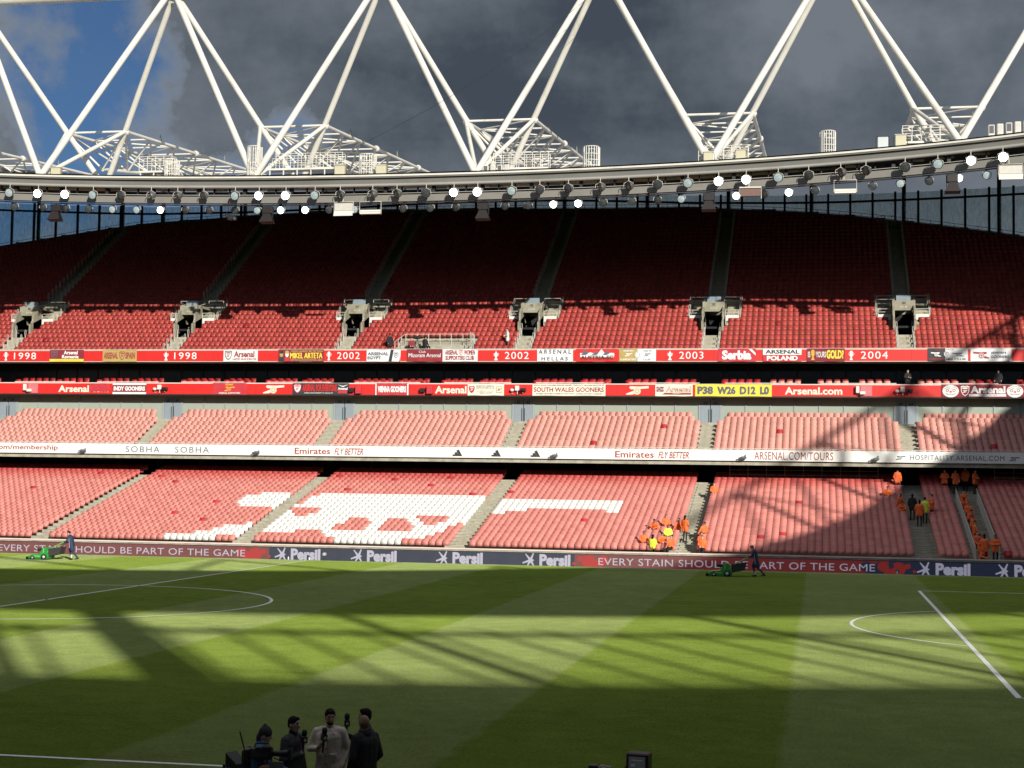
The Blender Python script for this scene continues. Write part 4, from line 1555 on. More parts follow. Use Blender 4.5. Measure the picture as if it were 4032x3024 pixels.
# the near back screen whose posts throw long shadows across the pitch
nsc = thing("glass_wind_screen", "glass screen and posts above the back rows behind the camera", "glass screen", (0, -92, 28))
pm, cm = MB(), MB()
P = [Vector((*sup(114.0, 93.0, 3.6, math.radians(180) + math.radians(180) * k / 900), 0)) for k in range(901)]
acc = 0.0
rail_pts = []
lastp = 0
for i in range(1, len(P)):
    acc += (P[i] - P[i - 1]).length
    if acc - lastp >= 2.05:
        lastp = acc
        p = P[i]
        pm.box(p.x - .11, p.x + .11, p.y - .11, p.y + .11, 26.9, 32.6)
        rail_pts.append(p)
    if int(acc / 13.6) != int((acc - (P[i] - P[i - 1]).length) / 13.6):
        p = P[i]
        cm.tube((p.x, p.y, 26), (p.x * 1.006, p.y * 1.01, 37.2), .34, 10)
pm.build("post", POSTC, nsc)
cm.build("roof_column", POSTC, nsc)
rm = MB()
for z, q in ((32.0, .26), (28.0, .05), (27.7, .05)):
    rm.path([Vector((p.x, p.y, z)) for p in rail_pts], q, 6)
rm.build("rail", POSTC, nsc)
blocker = thing("shadow_block", "narrow block added in the back screen behind the camera to cast shadow", "added block", (55, -91.5, 20))  # unseen block, added to cast the broad dark streak across the pitch
MB().box(56.1, 57.7, -92.3, -91.5, 20, 36.2).build("block_shell", CONC_D, blocker)

# ------------------------------------------------------------------ fascia boards, banners and screens
RED = mat("fascia_red", (.62, .022, .018), .45, var=.06, vscale=1.5)
RED2 = mat("flag_red", (.50, .03, .04), .7, var=.1, vscale=3)
MAROON = mat("maroon_cloth", (.22, .02, .03), .8, var=.12, vscale=3)
CREAM = mat("cream_cloth", (.78, .72, .58), .8, var=.05, vscale=3)
CLOTH = mat("white_cloth", (.70, .70, .69), .8, var=.10, vscale=2.4)
WHITE = mat("white_print", (.82, .81, .78), .6)
INK = mat("black_print", (.03, .03, .035), .6)
GOLD = mat("gold_print", (.60, .36, .05), .6)
YELL = mat("yellow_cloth", (.78, .62, .06), .7, var=.05, vscale=3)
SLATE = mat("slate_print", (.09, .11, .14), .6)
DKRED = mat("dark_red_print", (.30, .03, .035), .6)
NAVY = mat("navy_print", (.05, .06, .12), .6)
KHAKI = mat("gold_cloth", (.42, .31, .10), .7, var=.06, vscale=3)
PAL = [RED, RED2, MAROON, CREAM, CLOTH, WHITE, INK, GOLD, YELL, SLATE, DKRED, NAVY, KHAKI]
IX = {m: i for i, m in enumerate(PAL)}


def ink(*names):
    return [IX[n] for n in names]


# ---- upper red fascia with years and trophies
FU = 61.98
uf = thing("upper_fascia", "long red parapet fascia with white trophies and years under the upper tier", "fascia board", (X0, FU, 14.5))
w_ = 3.69
for i in range(int((X1 - X0) / w_)):
    MB().box(X0 + i * w_ + .004, X0 + (i + 1) * w_ - .004, FU, FU + .18, 14.50, 15.36).build("fascia_panel", RED, uf)
MB().box(X0, X1, FU + .01, FU + .24, 15.362, 15.42).build("fascia_cap", PALE_RAIL, uf)
MB().box(X0, X1, FU + .02, FU + .2, 14.44, 14.496).build("fascia_lip", PALE_RAIL, uf)
for tx, a, b, yr, cr_ in ((-35.74, -35.01, -33.02, "1998", True), (-21.5, -20.79, -18.85, "1998", False), (-7.59, -6.91, -5.02, "2002", True), (6.12, 6.83, 8.74, "2002", False), (19.82, 20.53, 22.39, "2003", False), (33.51, 34.22, 36.21, "2004", True)):
    mb = MB(); trophy(mb, tx, 14.56, .72, FU - .012, 0, cr_)
    mb.build("trophy_emblem", WHITE, uf)
    mb = MB(); put_text(mb, yr, a, b, 14.66, 15.22, FU - .012, 0, .0, spacing=1.15)
    mb.build("year_lettering", WHITE, uf)
# ---- red fascia of the balcony
FB = 61.98
bf = thing("balcony_fascia", "bright red balcony fascia with cream lettering and cannon emblems", "fascia board", (X0, FB, 11.8))
for i in range(int((X1 - X0) / w_)):
    MB().box(X0 + i * w_ + .004, X0 + (i + 1) * w_ - .004, FB, FB + .14, 11.80, 12.66).build("fascia_panel", RED, bf)
MB().box(X0, X1, FB + .02, FB + .2, 11.70, 11.796).build("fascia_lip", STEEL_BLK, bf)
mb = MB(); put_text(mb, "Arsenal.com", -30.92, -26.46, 11.93, 12.50, FB - .012, 0, .03); mb.build("lettering", CREAM, bf)
mb = MB(); put_text(mb, "Arsenal", 1.23, 3.78, 11.93, 12.52, FB - .012, 0, .03); mb.build("lettering", CREAM, bf)
mb = MB(); put_text(mb, "Arsenal.com", 28.57, 32.86, 11.93, 12.50, FB - .012, 0, .03); mb.build("lettering", CREAM, bf)
for a, b in ((-13.09, -11.26), (16.43, 18.23)):
    mb = MB(); cannon(mb, a, b, 11.88, 12.58, FB - .012, 0, 1); mb.build("cannon_emblem", [CREAM, KHAKI], bf)
# ---- white ribbon fascia
FW = 56.5
wf = thing("ribbon_fascia", "long white ribbon fascia with sponsor lettering in front of the middle tier", "fascia board", (X0, FW, 6.8))
WPAN = mat("white_ribbon_panel", (.80, .79, .73), .4, var=.03, vscale=.7)
for i in range(int((X1 - X0) / w_)):
    MB().box(X0 + i * w_ + .003, X0 + (i + 1) * w_ - .003, FW, FW + .18, 6.79, 7.58).build("fascia_panel", WPAN, wf)
mb = MB().tube((X0, FW + .12, 7.68), (X1, FW + .12, 7.68), .035, 6)
for x in np.arange(X0, X1, .92):
    mb.box(x - .03, x + .03, FW + .08, FW + .16, 7.58, 7.68)
mb.build("top_rail", PALE_RAIL, wf)
T_ = FW - .012
for s, a, b, z0, z1, m, bold, sl, spc in (("arsenal.com/membership", -35.9, -28.06, 6.95, 7.43, DKRED, .012, 0, 1), ("SOBHA", -22.32, -19.49, 6.93, 7.40, SLATE, .0, 0, 1.25), ("SOBHA", -18.21, -15.41, 6.93, 7.40, SLATE, .0, 0, 1.25),
                                          ("Emirates", -8.45, -5.61, 6.93, 7.41, DKRED, .012, 0, 1), ("FLY BETTER", -5.27, -3.0, 6.91, 7.40, DKRED, .012, .18, 1), ("Emirates", 16.33, 19.19, 6.93, 7.41, DKRED, .012, 0, 1), ("FLY BETTER", 19.53, 21.76, 6.91, 7.40, DKRED, .012, .18, 1),
                                          ("ARSENAL.COM/TOURS", 26.52, 32.14, 6.89, 7.46, DKRED, .0, 0, 1.05), ("HOSPITALITY.ARSENAL.COM", 37.54, 44.01, 6.98, 7.34, SLATE, .0, 0, 1.15)):
    mb = MB(); put_text(mb, s, a, b, z0, z1, T_, 0, bold, sl, spc); mb.build("lettering", m, wf)
for a, b in ((3.92, 4.84), (6.92, 7.81), (9.9, 10.8)):
    mb = MB()
    w = b - a
    for k, (u, h) in enumerate(((.10, .14), (.36, .31), (.64, .50))):
        x = a + u * w
        flat(mb, [(x, 6.90), (x + .27 * w, 6.90), (x + .27 * w - .55 * h, 6.90 + h), (x + .05 * w - .55 * h, 6.90 + h * .86)], T_, 0)
    mb.build("stripe_emblem", INK, wf)
for a, b, fl in ((36.52, 37.22, False), (44.33, 45.06, False)):
    mb = MB(); cannon(mb, a, b, 6.98, 7.28, T_, 0, 1, fl); mb.build("cannon_emblem", [SLATE, WPAN], wf)


# ---- cloth banners: sheet with soft folds, print a little proud of it
def banner(a, b, z0, z1, y, label, base, draw, cap=None):
    root = thing("supporters_banner", label, "banner", (a, y, z0))
    mb = MB()
    nx, nz = 16, 4
    ph = random.uniform(0, 6)
    W_ = b - a

    def fold(u, t):
        return .012 * math.sin(u * 9 + ph) * (1 - t) + .008 * math.sin(u * 23 + ph * 2 + t * 4)
    for th, inv in ((0, False), (.006, True)):
        v = [(a + W_ * i / nx, y + th + fold(i / nx, j / nz), z0 + (z1 - z0) * j / nz + (.012 * math.sin(i / nx * 11 + ph) if j in (0, nz) else 0)) for j in range(nz + 1) for i in range(nx + 1)]
        f = [(j * (nx + 1) + i, j * (nx + 1) + i + 1, (j + 1) * (nx + 1) + i + 1, (j + 1) * (nx + 1) + i) for j in range(nz) for i in range(nx)]
        mb.add(v, [q[::-1] for q in f] if inv else f, 0, True)
    mb.build("cloth_sheet", PAL[base], root)
    pr = MB()
    draw(pr, a, b, z0, z1, y - .026)
    if pr.v:
        pr.build("print", PAL, root)
    MB().tube((a + .05, y + .03, z1 + .01), (b - .05, y + .03, z1 + .01), .012, 5).build("top_cord", INK, root)
    return root


def rect(mb, a, b, z0, z1, y, mi):
    flat(mb, [(a, z0), (b, z0), (b, z1), (a, z1)], y, mi)


R_, R2_, MA_, CRM, CLO, WH_, INK_, GO_, YE_, SL_, DR_, NA_, KH_ = range(13)


def T(mb, s, a, b, z0, z1, y, mi, bold=.03, sl=0.0, spc=1.0):
    put_text(mb, s, a, b, z0, z1, y, mi, bold, sl, spc)


def U(a, b, label, base, fn):
    banner(a, b, 14.46, 15.43, FU - .03, label, base, fn)


def B(a, b, label, base, fn):
    banner(a, b, 11.78, 12.70, FB - .03, label, base, fn)


def d_rom(m, a, b, z0, z1, y):
    shield(m, a + .42, (z0 + z1) / 2 + .08, .62, .74, y, SL_, MA_, SL_)
    T(m, "Arsenal", a + 1.25, b - .55, z0 + .60, z1 - .06, y, WH_); T(m, "Romania", a + 1.1, b - .45, z0 + .27, z0 + .55, y, WH_)
    rect(m, a, b, z0, z0 + .22, y, YE_); T(m, "CONQUERING TRANSYLVANIA", a + .4, b - .3, z0 + .06, z0 + .16, y - .004, KH_, .02)


U(-31.77, -28.73, "maroon banner with white lettering and a yellow bottom strip", MA_, d_rom)


def d_sp(m, a, b, z0, z1, y):
    T(m, "ARSENAL", a + .12, a + 1.36, z0 + .24, z1 - .2, y, DR_); T(m, "SPAIN", b - .98, b - .14, z0 + .24, z1 - .2, y, DR_)
    shield(m, a + 1.72, (z0 + z1) / 2, .52, .74, y, DR_, KH_, DR_)


U(-27.06, -24.06, "gold banner with dark red lettering either side of a shield", KH_, d_sp)


def d_uae(m, a, b, z0, z1, y):
    shield(m, a + .42, (z0 + z1) / 2 + .02, .60, .78, y, INK_, CLO, DR_)
    T(m, "Arsenal", a + .9, b - .28, z0 + .36, z1 - .12, y, DR_); T(m, "UNITED ARAB EMIRATES", a + .8, b - .14, z0 + .12, z0 + .28, y, DR_, .02)


U(-16.52, -13.59, "white banner with dark red lettering and a black-edged shield", CLO, d_uae)


def d_ma(m, a, b, z0, z1, y):
    for cx, c1, c2 in ((a + .28, KH_, INK_), (a + .75, CLO, R2_)):
        disc(m, cx, z0 + .58, .15, .22, y, c1); disc(m, cx, z0 + .76, .17, .13, y - .004, INK_ if c2 == INK_ else KH_)
        flat(m, [(cx - .24, z0 + .03), (cx + .24, z0 + .03), (cx + .18, z0 + .36), (cx - .18, z0 + .36)], y - .004, c2)
    T(m, "THERE'S NOBODY BETTER THAN", a + 1.05, b - .1, z1 - .2, z1 - .06, y, KH_, .03)
    T(m, "MIKEL ARTETA", a + 1.0, b - .1, z0 + .26, z1 - .26, y, YE_, .05)
    T(m, "HE'S THE ALL-ROUND FOOTBALL HERO", a + 1.05, b - .1, z0 + .06, z0 + .2, y, KH_, .03)


U(-11.85, -8.01, "maroon banner with large yellow lettering beside two drawn heads", MA_, d_ma)


def d_eg(m, a, b, z0, z1, y):
    T(m, "ARSENAL", a + .08, a + 1.82, z0 + .50, z1 - .22, y, SL_); T(m, "EGYPT", a + .08, a + 1.2, z0 + .18, z0 + .42, y, SL_)
    flat(m, [(b - .98, z0 + .02), (b - .72, z0 + .02), (b - .56, z1 - .02), (b - .80, z1 - .02)], y, INK_)
    shield(m, b - .36, z0 + .5, .36, .46, y, SL_, CLO, SL_)
    flat(m, [(b - .1, z0), (b, z0), (b, z0 + .45)], y, R_)


U(-4.44, -1.64, "silvery white banner with grey lettering and a black slash", CLO, d_eg)


def d_mi(m, a, b, z0, z1, y):
    T(m, "Club", a + 1.0, a + 1.55, z1 - .28, z1 - .1, y, CLO, 0); T(m, "Mizoram Arsenal", a + .15, b - .12, z0 + .34, z0 + .66, y, CLO, .02)
    for k in range(3):
        rect(m, a + .05, b - .05, z0 + .07 + k * .07, z0 + .10 + k * .07, y, R2_)


U(-1.13, 1.77, "maroon banner with white script over thin stripes", MA_, d_mi)


def d_wo(m, a, b, z0, z1, y):
    T(m, "ARSENAL", a + .2, a + 1.25, z0 + .54, z1 - .06, y, DR_); T(m, "WOMEN", b - 1.1, b - .22, z0 + .54, z1 - .06, y, DR_); T(m, "SUPPORTERS CLUB", a + .25, b - .3, z0 + .12, z0 + .46, y, DR_)
    shield(m, a + 1.5, z0 + .72, .36, .42, y, R2_, CLO, R2_)


U(1.8, 4.65, "white banner with two crowded lines of dark red lettering", CLO, d_wo)


def d_he(m, a, b, z0, z1, y):
    T(m, "ARSENAL", a + .1, b - .15, z1 - .36, z1 - .04, y, NA_, .01, .05, 1.5); T(m, "HELLAS", a + .35, b - .4, z0 + .08, z0 + .36, y, NA_, .01, .05, 1.5)


U(9.42, 12.25, "silvery banner with widely spaced navy lettering", CLO, d_he)


def d_au(m, a, b, z0, z1, y):
    rect(m, a + .35, b - .35, z0 + .34, z0 + .66, y, CLO)
    for k, (u, h) in enumerate(((.22, .62), (.34, .45), (.47, .50), (.60, .66), (.73, .55), (.82, .40))):
        x = a + u * (b - a)
        flat(m, [(x - .34, z0 + .5), (x + .34, z0 + .5), (x + .05, z0 + .28 + h), (x - .04, z0 + .26 + h)], y - .002 - .001 * k, CLO if k % 2 else SL_)
    T(m, "AUSTRIA-SC", a + .4, b - .4, z0 + .16, z0 + .46, y - .012, INK_, .03)


U(12.47, 15.83, "red banner with grey mountain peaks over black lettering", R_, d_au)


def d_nw(m, a, b, z0, z1, y):
    mid = (a + b) / 2
    rect(m, mid, b, z0, z1, y + .004, CLO)
    T(m, "NORTH", a + .35, mid - .35, z1 - .22, z1 - .08, y, WH_, .02); T(m, "WILTS", mid + .45, b - .35, z1 - .22, z1 - .08, y, SL_, .02)
    cannon(m, a + .45, mid - .4, z0 + .40, z0 + .64, y, WH_, KH_); cannon(m, mid + .5, b - .4, z0 + .40, z0 + .64, y, SL_, CLO)
    T(m, "SUPPORTERS", a + .1, mid - .1, z0 + .08, z0 + .22, y, WH_, .02); T(m, "CLUB", mid + .45, b - .45, z0 + .08, z0 + .22, y, SL_, .02)
    disc(m, mid, (z0 + z1) / 2, .25, .28, y - .004, CLO, 6); ringf(m, mid, (z0 + z1) / 2, .19, .22, y - .008, SL_, 6)


U(15.87, 18.74, "banner half gold and half white with a hexagon badge", KH_, d_nw)


def d_se(m, a, b, z0, z1, y):
    T(m, "Arsenal", a + .75, a + 1.5, z1 - .2, z1 - .06, y, R2_, .01); T(m, "Serbia", a + .3, b - .35, z0 + .14, z1 - .12, y - .004, WH_, .05)
    flat(m, [(b - .32, z1 - .02), (b - .02, z1 - .34), (b - .02, z1 - .52), (b - .55, z1 - .02)], y, WH_)


U(23.51, 26.38, "red banner with one bold white word and a diagonal corner flash", R2_, d_se)


def d_po(m, a, b, z0, z1, y):
    rect(m, a, b, z0 + .5, z1, y, WH_); T(m, "ARSENAL", a + .18, b - .14, z0 + .58, z1 - .07, y - .004, INK_, .04); T(m, "POLAND", a + .3, b - .28, z0 + .07, z0 + .43, y, WH_, .04)


U(26.91, 29.81, "banner with black lettering on white above white lettering on red", R2_, d_po)


def d_go(m, a, b, z0, z1, y):
    T(m, "IS", a + .08, a + .26, z0 + .3, z1 - .22, y, CLO, .02); trophy(m, a + .45, z0 + .1, .8, y, GO_, True)
    T(m, "YOURS", a + .68, a + 1.42, z0 + .3, z1 - .22, y, CLO, .02); T(m, "GOLD?", a + 1.46, b - .08, z0 + .2, z1 - .1, y, YE_, .05)


U(30.21, 33.03, "maroon banner with white and gold lettering around a gold trophy", MA_, d_go)


def d_ar(m, a, b, z0, z1, y):
    mid = a + 1.28
    rect(m, mid, b, z0, z1, y + .004, CLO)
    cannon(m, a + .22, mid - .3, z0 + .36, z0 + .70, y, WH_, INK_, True); cannon(m, mid + .45, b - .25, z0 + .36, z0 + .66, y, SL_, CLO, True)
    shield(m, mid + .05, z0 + .5, .36, .46, y - .01, SL_, CLO, SL_)
    T(m, "ARMAGH", a + .5, mid - .05, z1 - .16, z1 - .04, y, DR_, .02); T(m, "JACK", mid + .05, mid + .65, z1 - .16, z1 - .04, y, SL_, .02)
    T(m, "SUPPORT", a + .05, mid, z0 + .08, z0 + .24, y, DR_, .04); T(m, "ERS CLUB", mid + .04, b - .15, z0 + .08, z0 + .24, y, INK_, .03)


U(39.11, 42.02, "banner half black and half white with two gun emblems", INK_, d_ar)


def d_je(m, a, b, z0, z1, y):
    cannon(m, a + .18, a + 1.35, z0 + .22, z0 + .74, y, DR_, CLO, True); T(m, "JEWISH", a + 1.45, b - .4, z0 + .52, z0 + .72, y, NA_, .02, .05); T(m, "GOONERS", a + 1.45, b - .18, z0 + .24, z0 + .44, y, NA_, .02, .05)


U(42.21, 45.14, "white banner with a dark red gun emblem and two short navy words", CLO, d_je)


def d_fl(m, a, b, z0, z1, y):
    pass


banner(-28.19, -26.36, 11.98, 12.62, FB - .05, "plain deep red flag hanging over the end of a cream word", R2_, d_fl)


def d_in(m, a, b, z0, z1, y):
    rect(m, a, b, z1 - .17, z1, y, CLO); rect(m, a, b, z0, z0 + .17, y, CLO); T(m, "INDY GOONERS", a + .1, b - .1, z0 + .28, z1 - .28, y, WH_, .05)


B(-26.09, -23.14, "maroon banner with white bars above and below white lettering", MA_, d_in)


def d_ku(m, a, b, z0, z1, y):
    T(m, "KUWAIT", a + 1.15, b - 1.15, z1 - .18, z1 - .05, y, YE_, .02); cannon(m, a + 1.0, b - 1.0, z0 + .26, z0 + .66, y, GO_, R2_); T(m, "ARSENAL SUPPORTERS", a + .55, b - .55, z0 + .05, z0 + .18, y, CLO, .02)


B(-17.4, -14.47, "red flag with a small gold cannon and thin lettering", R2_, d_ku)


def d_ev(m, a, b, z0, z1, y):
    shield(m, a + .42, (z0 + z1) / 2 + .04, .66, .76, y, R2_, CLO, R2_); T(m, "ARSENAL FOR EVERYONE", a + .85, b - 1.0, z0 + .28, z1 - .08, y, R_, .04); T(m, "EMBRACING DIVERSITY & EQUALITY", a + 1.0, b - 1.3, z0 + .08, z0 + .2, y, CLO, .02)
    T(m, "Arsenal", b - .92, b - .1, z0 + .40, z0 + .62, y, CLO, .04); rect(m, b - .9, b - .1, z0 + .12, z0 + .36, y, R2_)
    flat(m, [(b - .95, z1 - .08), (b - .5, z0 + .62), (b - .05, z1 - .08), (b - .5, z0 + .72)], y, CLO)


B(-10.58, -5.86, "black banner with tall red lettering between two badges", INK_, d_ev)


def d_vi(m, a, b, z0, z1, y):
    rect(m, a, a + .1, z0, z1, y, CLO); rect(m, b - .12, b, z0, z1, y, CLO); T(m, "VIENNA GOONERS", a + .2, b - .2, z0 + .22, z1 - .2, y, WH_, .05)


B(-3.66, -.93, "red banner with white lettering between two upright white bars", R2_, d_vi)


def d_nf(m, a, b, z0, z1, y):
    shield(m, a + .34, (z0 + z1) / 2, .46, .56, y, DR_, R2_, CLO)
    T(m, "NORFOLK ARSENAL", a + .7, b - .75, z1 - .24, z1 - .12, y, SL_, .0); T(m, "SUPPORTERS CLUB", a + .7, b - .75, z1 - .38, z1 - .28, y, SL_, .0)
    for k, s in enumerate(("IN MEMORY OF LES", "SUPPORTING THE ARSENAL", "IPS 1974")):
        T(m, s, a + .8 + .12 * k, b - .8 - .12 * k, z0 + .32 - k * .1, z0 + .38 - k * .1, y, SL_, 0)
    rect(m, b - .62, b - .15, z0 + .22, z1 - .2, y, KH_); rect(m, b - .58, b - .19, z0 + .26, z1 - .24, y - .004, CRM); cannon(m, b - .55, b - .2, z0 + .36, z0 + .56, y - .008, INK_, CRM)


B(3.88, 6.8, "cream banner with a red shield and faint small lettering", CRM, d_nf)


def d_sw(m, a, b, z0, z1, y):
    T(m, "JOHN LEWIS COLINES BARNES KELSEY TAPSCOTT BOWEN NICHOLAS", a + .12, b - .1, z1 - .16, z1 - .06, y, SL_, .02)
    T(m, "SOUTH WALES GOONERS", a + .12, b - .12, z0 + .30, z0 + .66, y, DR_, .015); T(m, "RAMSEY BOWEN ROBERTS HARTSON L.JONES B.JONES CHARLES", a + .28, b - .28, z0 + .08, z0 + .2, y, SL_, .02)


B(9.08, 14.83, "wide cream banner with one red line between two rows of small names", CRM, d_sw)


def d_no(m, a, b, z0, z1, y):
    rect(m, a + .1, a + .65, z0 + .34, z0 + .72, y, DR_)
    rect(m, a + .24, a + .36, z0 + .34, z0 + .72, y - .004, CLO); rect(m, a + .1, a + .65, z0 + .47, z0 + .59, y - .004, CLO)
    rect(m, a + .275, a + .325, z0 + .34, z0 + .72, y - .008, NA_); rect(m, a + .1, a + .65, z0 + .505, z0 + .555, y - .008, NA_)
    T(m, "Arsenal", a + .78, b - .1, z0 + .30, z1 - .14, y, DR_, .04); T(m, "Arsenal", a + .80, b - .12, z0 + .32, z1 - .16, y - .004, CRM, -.005)
    flat(m, [(a + .55, z0 + .12), (b - .1, z0 + .12), (b - .1, z0 + .25), (a + .7, z0 + .25)], y, DR_); T(m, "NORWAY", a + 1.35, b - .9, z0 + .15, z0 + .22, y - .004, CRM, .02)


B(18.71, 21.58, "cream banner with a small cross flag and outlined red lettering", CRM, d_no)


def d_ps(m, a, b, z0, z1, y):
    for s, u0, u1 in (("P38", .03, .235), ("W26", .29, .53), ("D12", .585, .79), ("L0", .85, .965)):
        T(m, s, a + u0 * (b - a), a + u1 * (b - a), z0 + .16, z1 - .16, y, SL_, .05)


B(21.78, 27.59, "wide yellow banner with big slate-blue letters and numbers", YE_, d_ps)


def d_th(m, a, b, z0, z1, y):
    for cx in (a + .68, b - .62):
        disc(m, cx, (z0 + z1) / 2, .60, .48, y, CLO, 14)
        for sx in (-1, 1):
            ringf(m, cx + sx * .24, z0 + .50, .07, .11, y - .004, MA_, 10)
            m.path([(cx + sx * .06, y - .006, z0 + .66), (cx + sx * .26, y - .006, z0 + .72), (cx + sx * .48, y - .006, z0 + .62)], .018, 4, MA_)
            m.path([(cx + sx * .02, y - .006, z0 + .80), (cx + sx * .22, y - .006, z0 + .86), (cx + sx * .42, y - .006, z0 + .78)], .014, 4, MA_)
        m.path([(cx - .34, y - .006, z0 + .30), (cx - .2, y - .006, z0 + .20), (cx, y - .006, z0 + .24), (cx + .2, y - .006, z0 + .20), (cx + .34, y - .006, z0 + .30)], .02, 4, MA_)
        disc(m, cx, z0 + .40, .09, .07, y - .004, R2_, 8)
    shield(m, a + 1.72, (z0 + z1) / 2, .62, .80, y, CLO, MA_, CLO)
    T(m, "Arsenal", a + 2.1, b - 1.3, z0 + .28, z1 - .08, y, CLO, .04); rect(m, a + 2.0, b - 1.25, z0 + .06, z0 + .24, y, CLO); T(m, "THAILAND", a + 2.7, b - 1.9, z0 + .1, z0 + .2, y - .004, MA_, 0)


B(40.09, 46.0, "wide maroon banner with a drawn mask at either end of white lettering", MA_, d_th)

# ---- small cameras, boxes and lamps fixed to the fascias
EQW = mat("white_equipment", (.72, .70, .64), .4, var=.05, vscale=6)
EQP = mat("pink_panel", (.55, .16, .17), .6, var=.08, vscale=3)


def gadget(x, z, y, label, kind):
    root = thing("fascia_equipment", label, "equipment", (x, y, z))
    if kind == "cluster":
        local("white_box", MB().bbox(-.18, .14, -.32, -.08, -.05, .34, .02), EQW, root)
        local("round_lamp", MB().lathe([(0, -.12), (.12, -.1), (.17, 0), (.12, .1), (0, .12)], (-.42, -.22, .0), n=12), EQW, root)
        local("black_camera", MB().bbox(.28, .70, -.5, -.12, -.1, .14, .02).tube((.5, -.5, .02), (.45, -.68, -.02), .08, 8), RIMD, root)
        local("wall_arm", MB().tube((-.42, -.2, -.25), (-.42, 0, -.28), .03, 5).tube((0, -.2, -.3), (0, 0, -.3), .03, 5).tube((.45, -.25, -.2), (.45, 0, -.25), .03, 5).tube((0, -.2, -.3), (0, -.2, .0), .03, 5), EQW, root)
    elif kind == "panel":
        local("pink_board", MB().box(-.1, .75, -.05, -.01, -.36, .42), EQP, root)
        local("white_head", MB().bbox(-.45, -.2, -.35, -.06, -.15, .38, .03).bbox(-.15, .25, -.3, -.07, -.25, -.02, .02), EQW, root)
        local("wall_arm", MB().tube((-.3, -.2, -.2), (-.1, -.02, -.45), .03, 5), RIMD, root)
    elif kind == "red":
        local("red_case", MB().bbox(-.05, .42, -.34, -.06, -.32, .3, .02), RED2, root)
        local("dark_head", MB().bbox(-.62, -.22, -.35, -.08, -.2, .12, .03), RIMD, root)
        local("wall_arm", MB().tube((.1, -.2, -.3), (.1, 0, -.42), .03, 5).tube((-.4, -.2, -.2), (-.4, 0, -.3), .03, 5), RIMD, root)
    else:
        local("small_camera", MB().bbox(-.22, .16, -.42, -.14, -.12, .06, .02).tube((-.2, -.28, -.03), (-.42, -.34, -.08), .05, 8), SLATE, root)
        local("wall_arm", MB().path([(.05, -.25, .06), (.12, -.2, .16), (.05, 0, .18)], .025, 5), SLATE, root)


for x, lab, kd in ((-33.5, "white camera head and pink board on the balcony fascia beside the first cream word", "panel"), (-21.9, "white boxes and black camera fixed to the balcony fascia beside the bars banner", "cluster"), (-5.2, "dark camera and red case fixed beside the black banner", "red"),
                   (.65, "dark camera and red case fixed beside a single cream word", "red"), (7.9, "white lamp, box and black camera fixed between two cream banners", "cluster"), (34.3, "white camera head and pink board on the fascia past the cream web address", "panel"), (37.3, "white box and black cameras on the half-shaded balcony fascia", "cluster")):
    gadget(x, 12.2, FB, lab, kd)
for x, lab in ((-25.74, "small grey camera on the ribbon fascia before the paired words"), (-11.38, "small grey camera on the ribbon fascia after the paired words"), (11.9, "small grey camera on the ribbon fascia past the three striped emblems"), (25.8, "small grey camera on the ribbon fascia just before a red web address"), (35.21, "small grey camera on the ribbon fascia where the shade begins")):
    gadget(x, 7.05, FW, lab, "small")

# ---- perimeter screens
LB = 39.2
SCR_R = mat("screen_red", (.115, .060, .056), .35, emit=.085, ecol=(.80, .07, .07), var=.12, vscale=1.2, spec=.5)
SCR_N = mat("screen_navy", (.042, .046, .056), .35, emit=.05, ecol=(.12, .16, .40), var=.10, vscale=1.2, spec=.5)
SCR_W = mat("screen_white", (.26, .25, .28), .4, emit=.20, ecol=(.80, .78, 1.0))
SCR_RB = mat("screen_bright_red", (.28, .04, .04), .35, emit=.10, ecol=(.9, .08, .06))
CASE = mat("screen_case", (.03, .03, .035), .5)


def led(a, b, label, m):
    root = thing("perimeter_screen", label, "advertising board", (a, LB, -.42))
    n = max(1, round((b - a) / 1.6))
    w = (b - a) / n
    for i in range(n):
        MB().box(a + i * w + .002, a + (i + 1) * w - .002, LB, LB + .12, -.41, .545).build("screen_panel", m, root)
    MB().box(a, b, LB - .01, LB + .14, .547, .59).build("screen_cap", CASE, root)
    return root


def splash(root, cx, cz, r, y, m):
    mb = MB()
    for k, (ang, ln, wd) in enumerate(((200, 1.15, .26), (130, 1.1, .20), (68, 1.0, .24), (300, 1.1, .22), (240, .95, .24), (0, .5, .2))):
        t = math.radians(ang)
        c, s_ = math.cos(t), math.sin(t)
        tip = (cx + c * ln * r, cz + s_ * ln * r)
        flat(mb, [(cx - s_ * .20 * r, cz + c * .20 * r), (cx + s_ * .20 * r, cz - c * .20 * r), (tip[0] + s_ * wd * .35 * r, tip[1] - c * wd * .35 * r), (tip[0] - s_ * wd * .35 * r, tip[1] + c * wd * .35 * r)], y - .0004 * k, 0)
        if ln > .9:
            disc(mb, tip[0], tip[1], wd * .5 * r, wd * .5 * r, y - .003 - .0004 * k, 0, 10)
    disc(mb, cx, cz, .34 * r, .34 * r, y - .006, 0, 12)
    mb.build("splash_emblem", m, root)


def persil(root, a, b):
    w = b - a
    splash(root, a + .19 * w, .10, .43, LB - .008, SCR_W)
    mb = MB(); put_text(mb, "Persil", a + .37 * w, b, -.24, .50, LB - .010, 0, .05)
    mb.build("lettering", SCR_W, root)


def stain(root, a, b):
    mb = MB(); put_text(mb, "EVERY STAIN SHOULD BE PART OF THE GAME", a, b, -.10, .34, LB - .010, 0, .004, 0, 1.05)
    mb.build("lettering", SCR_W, root)


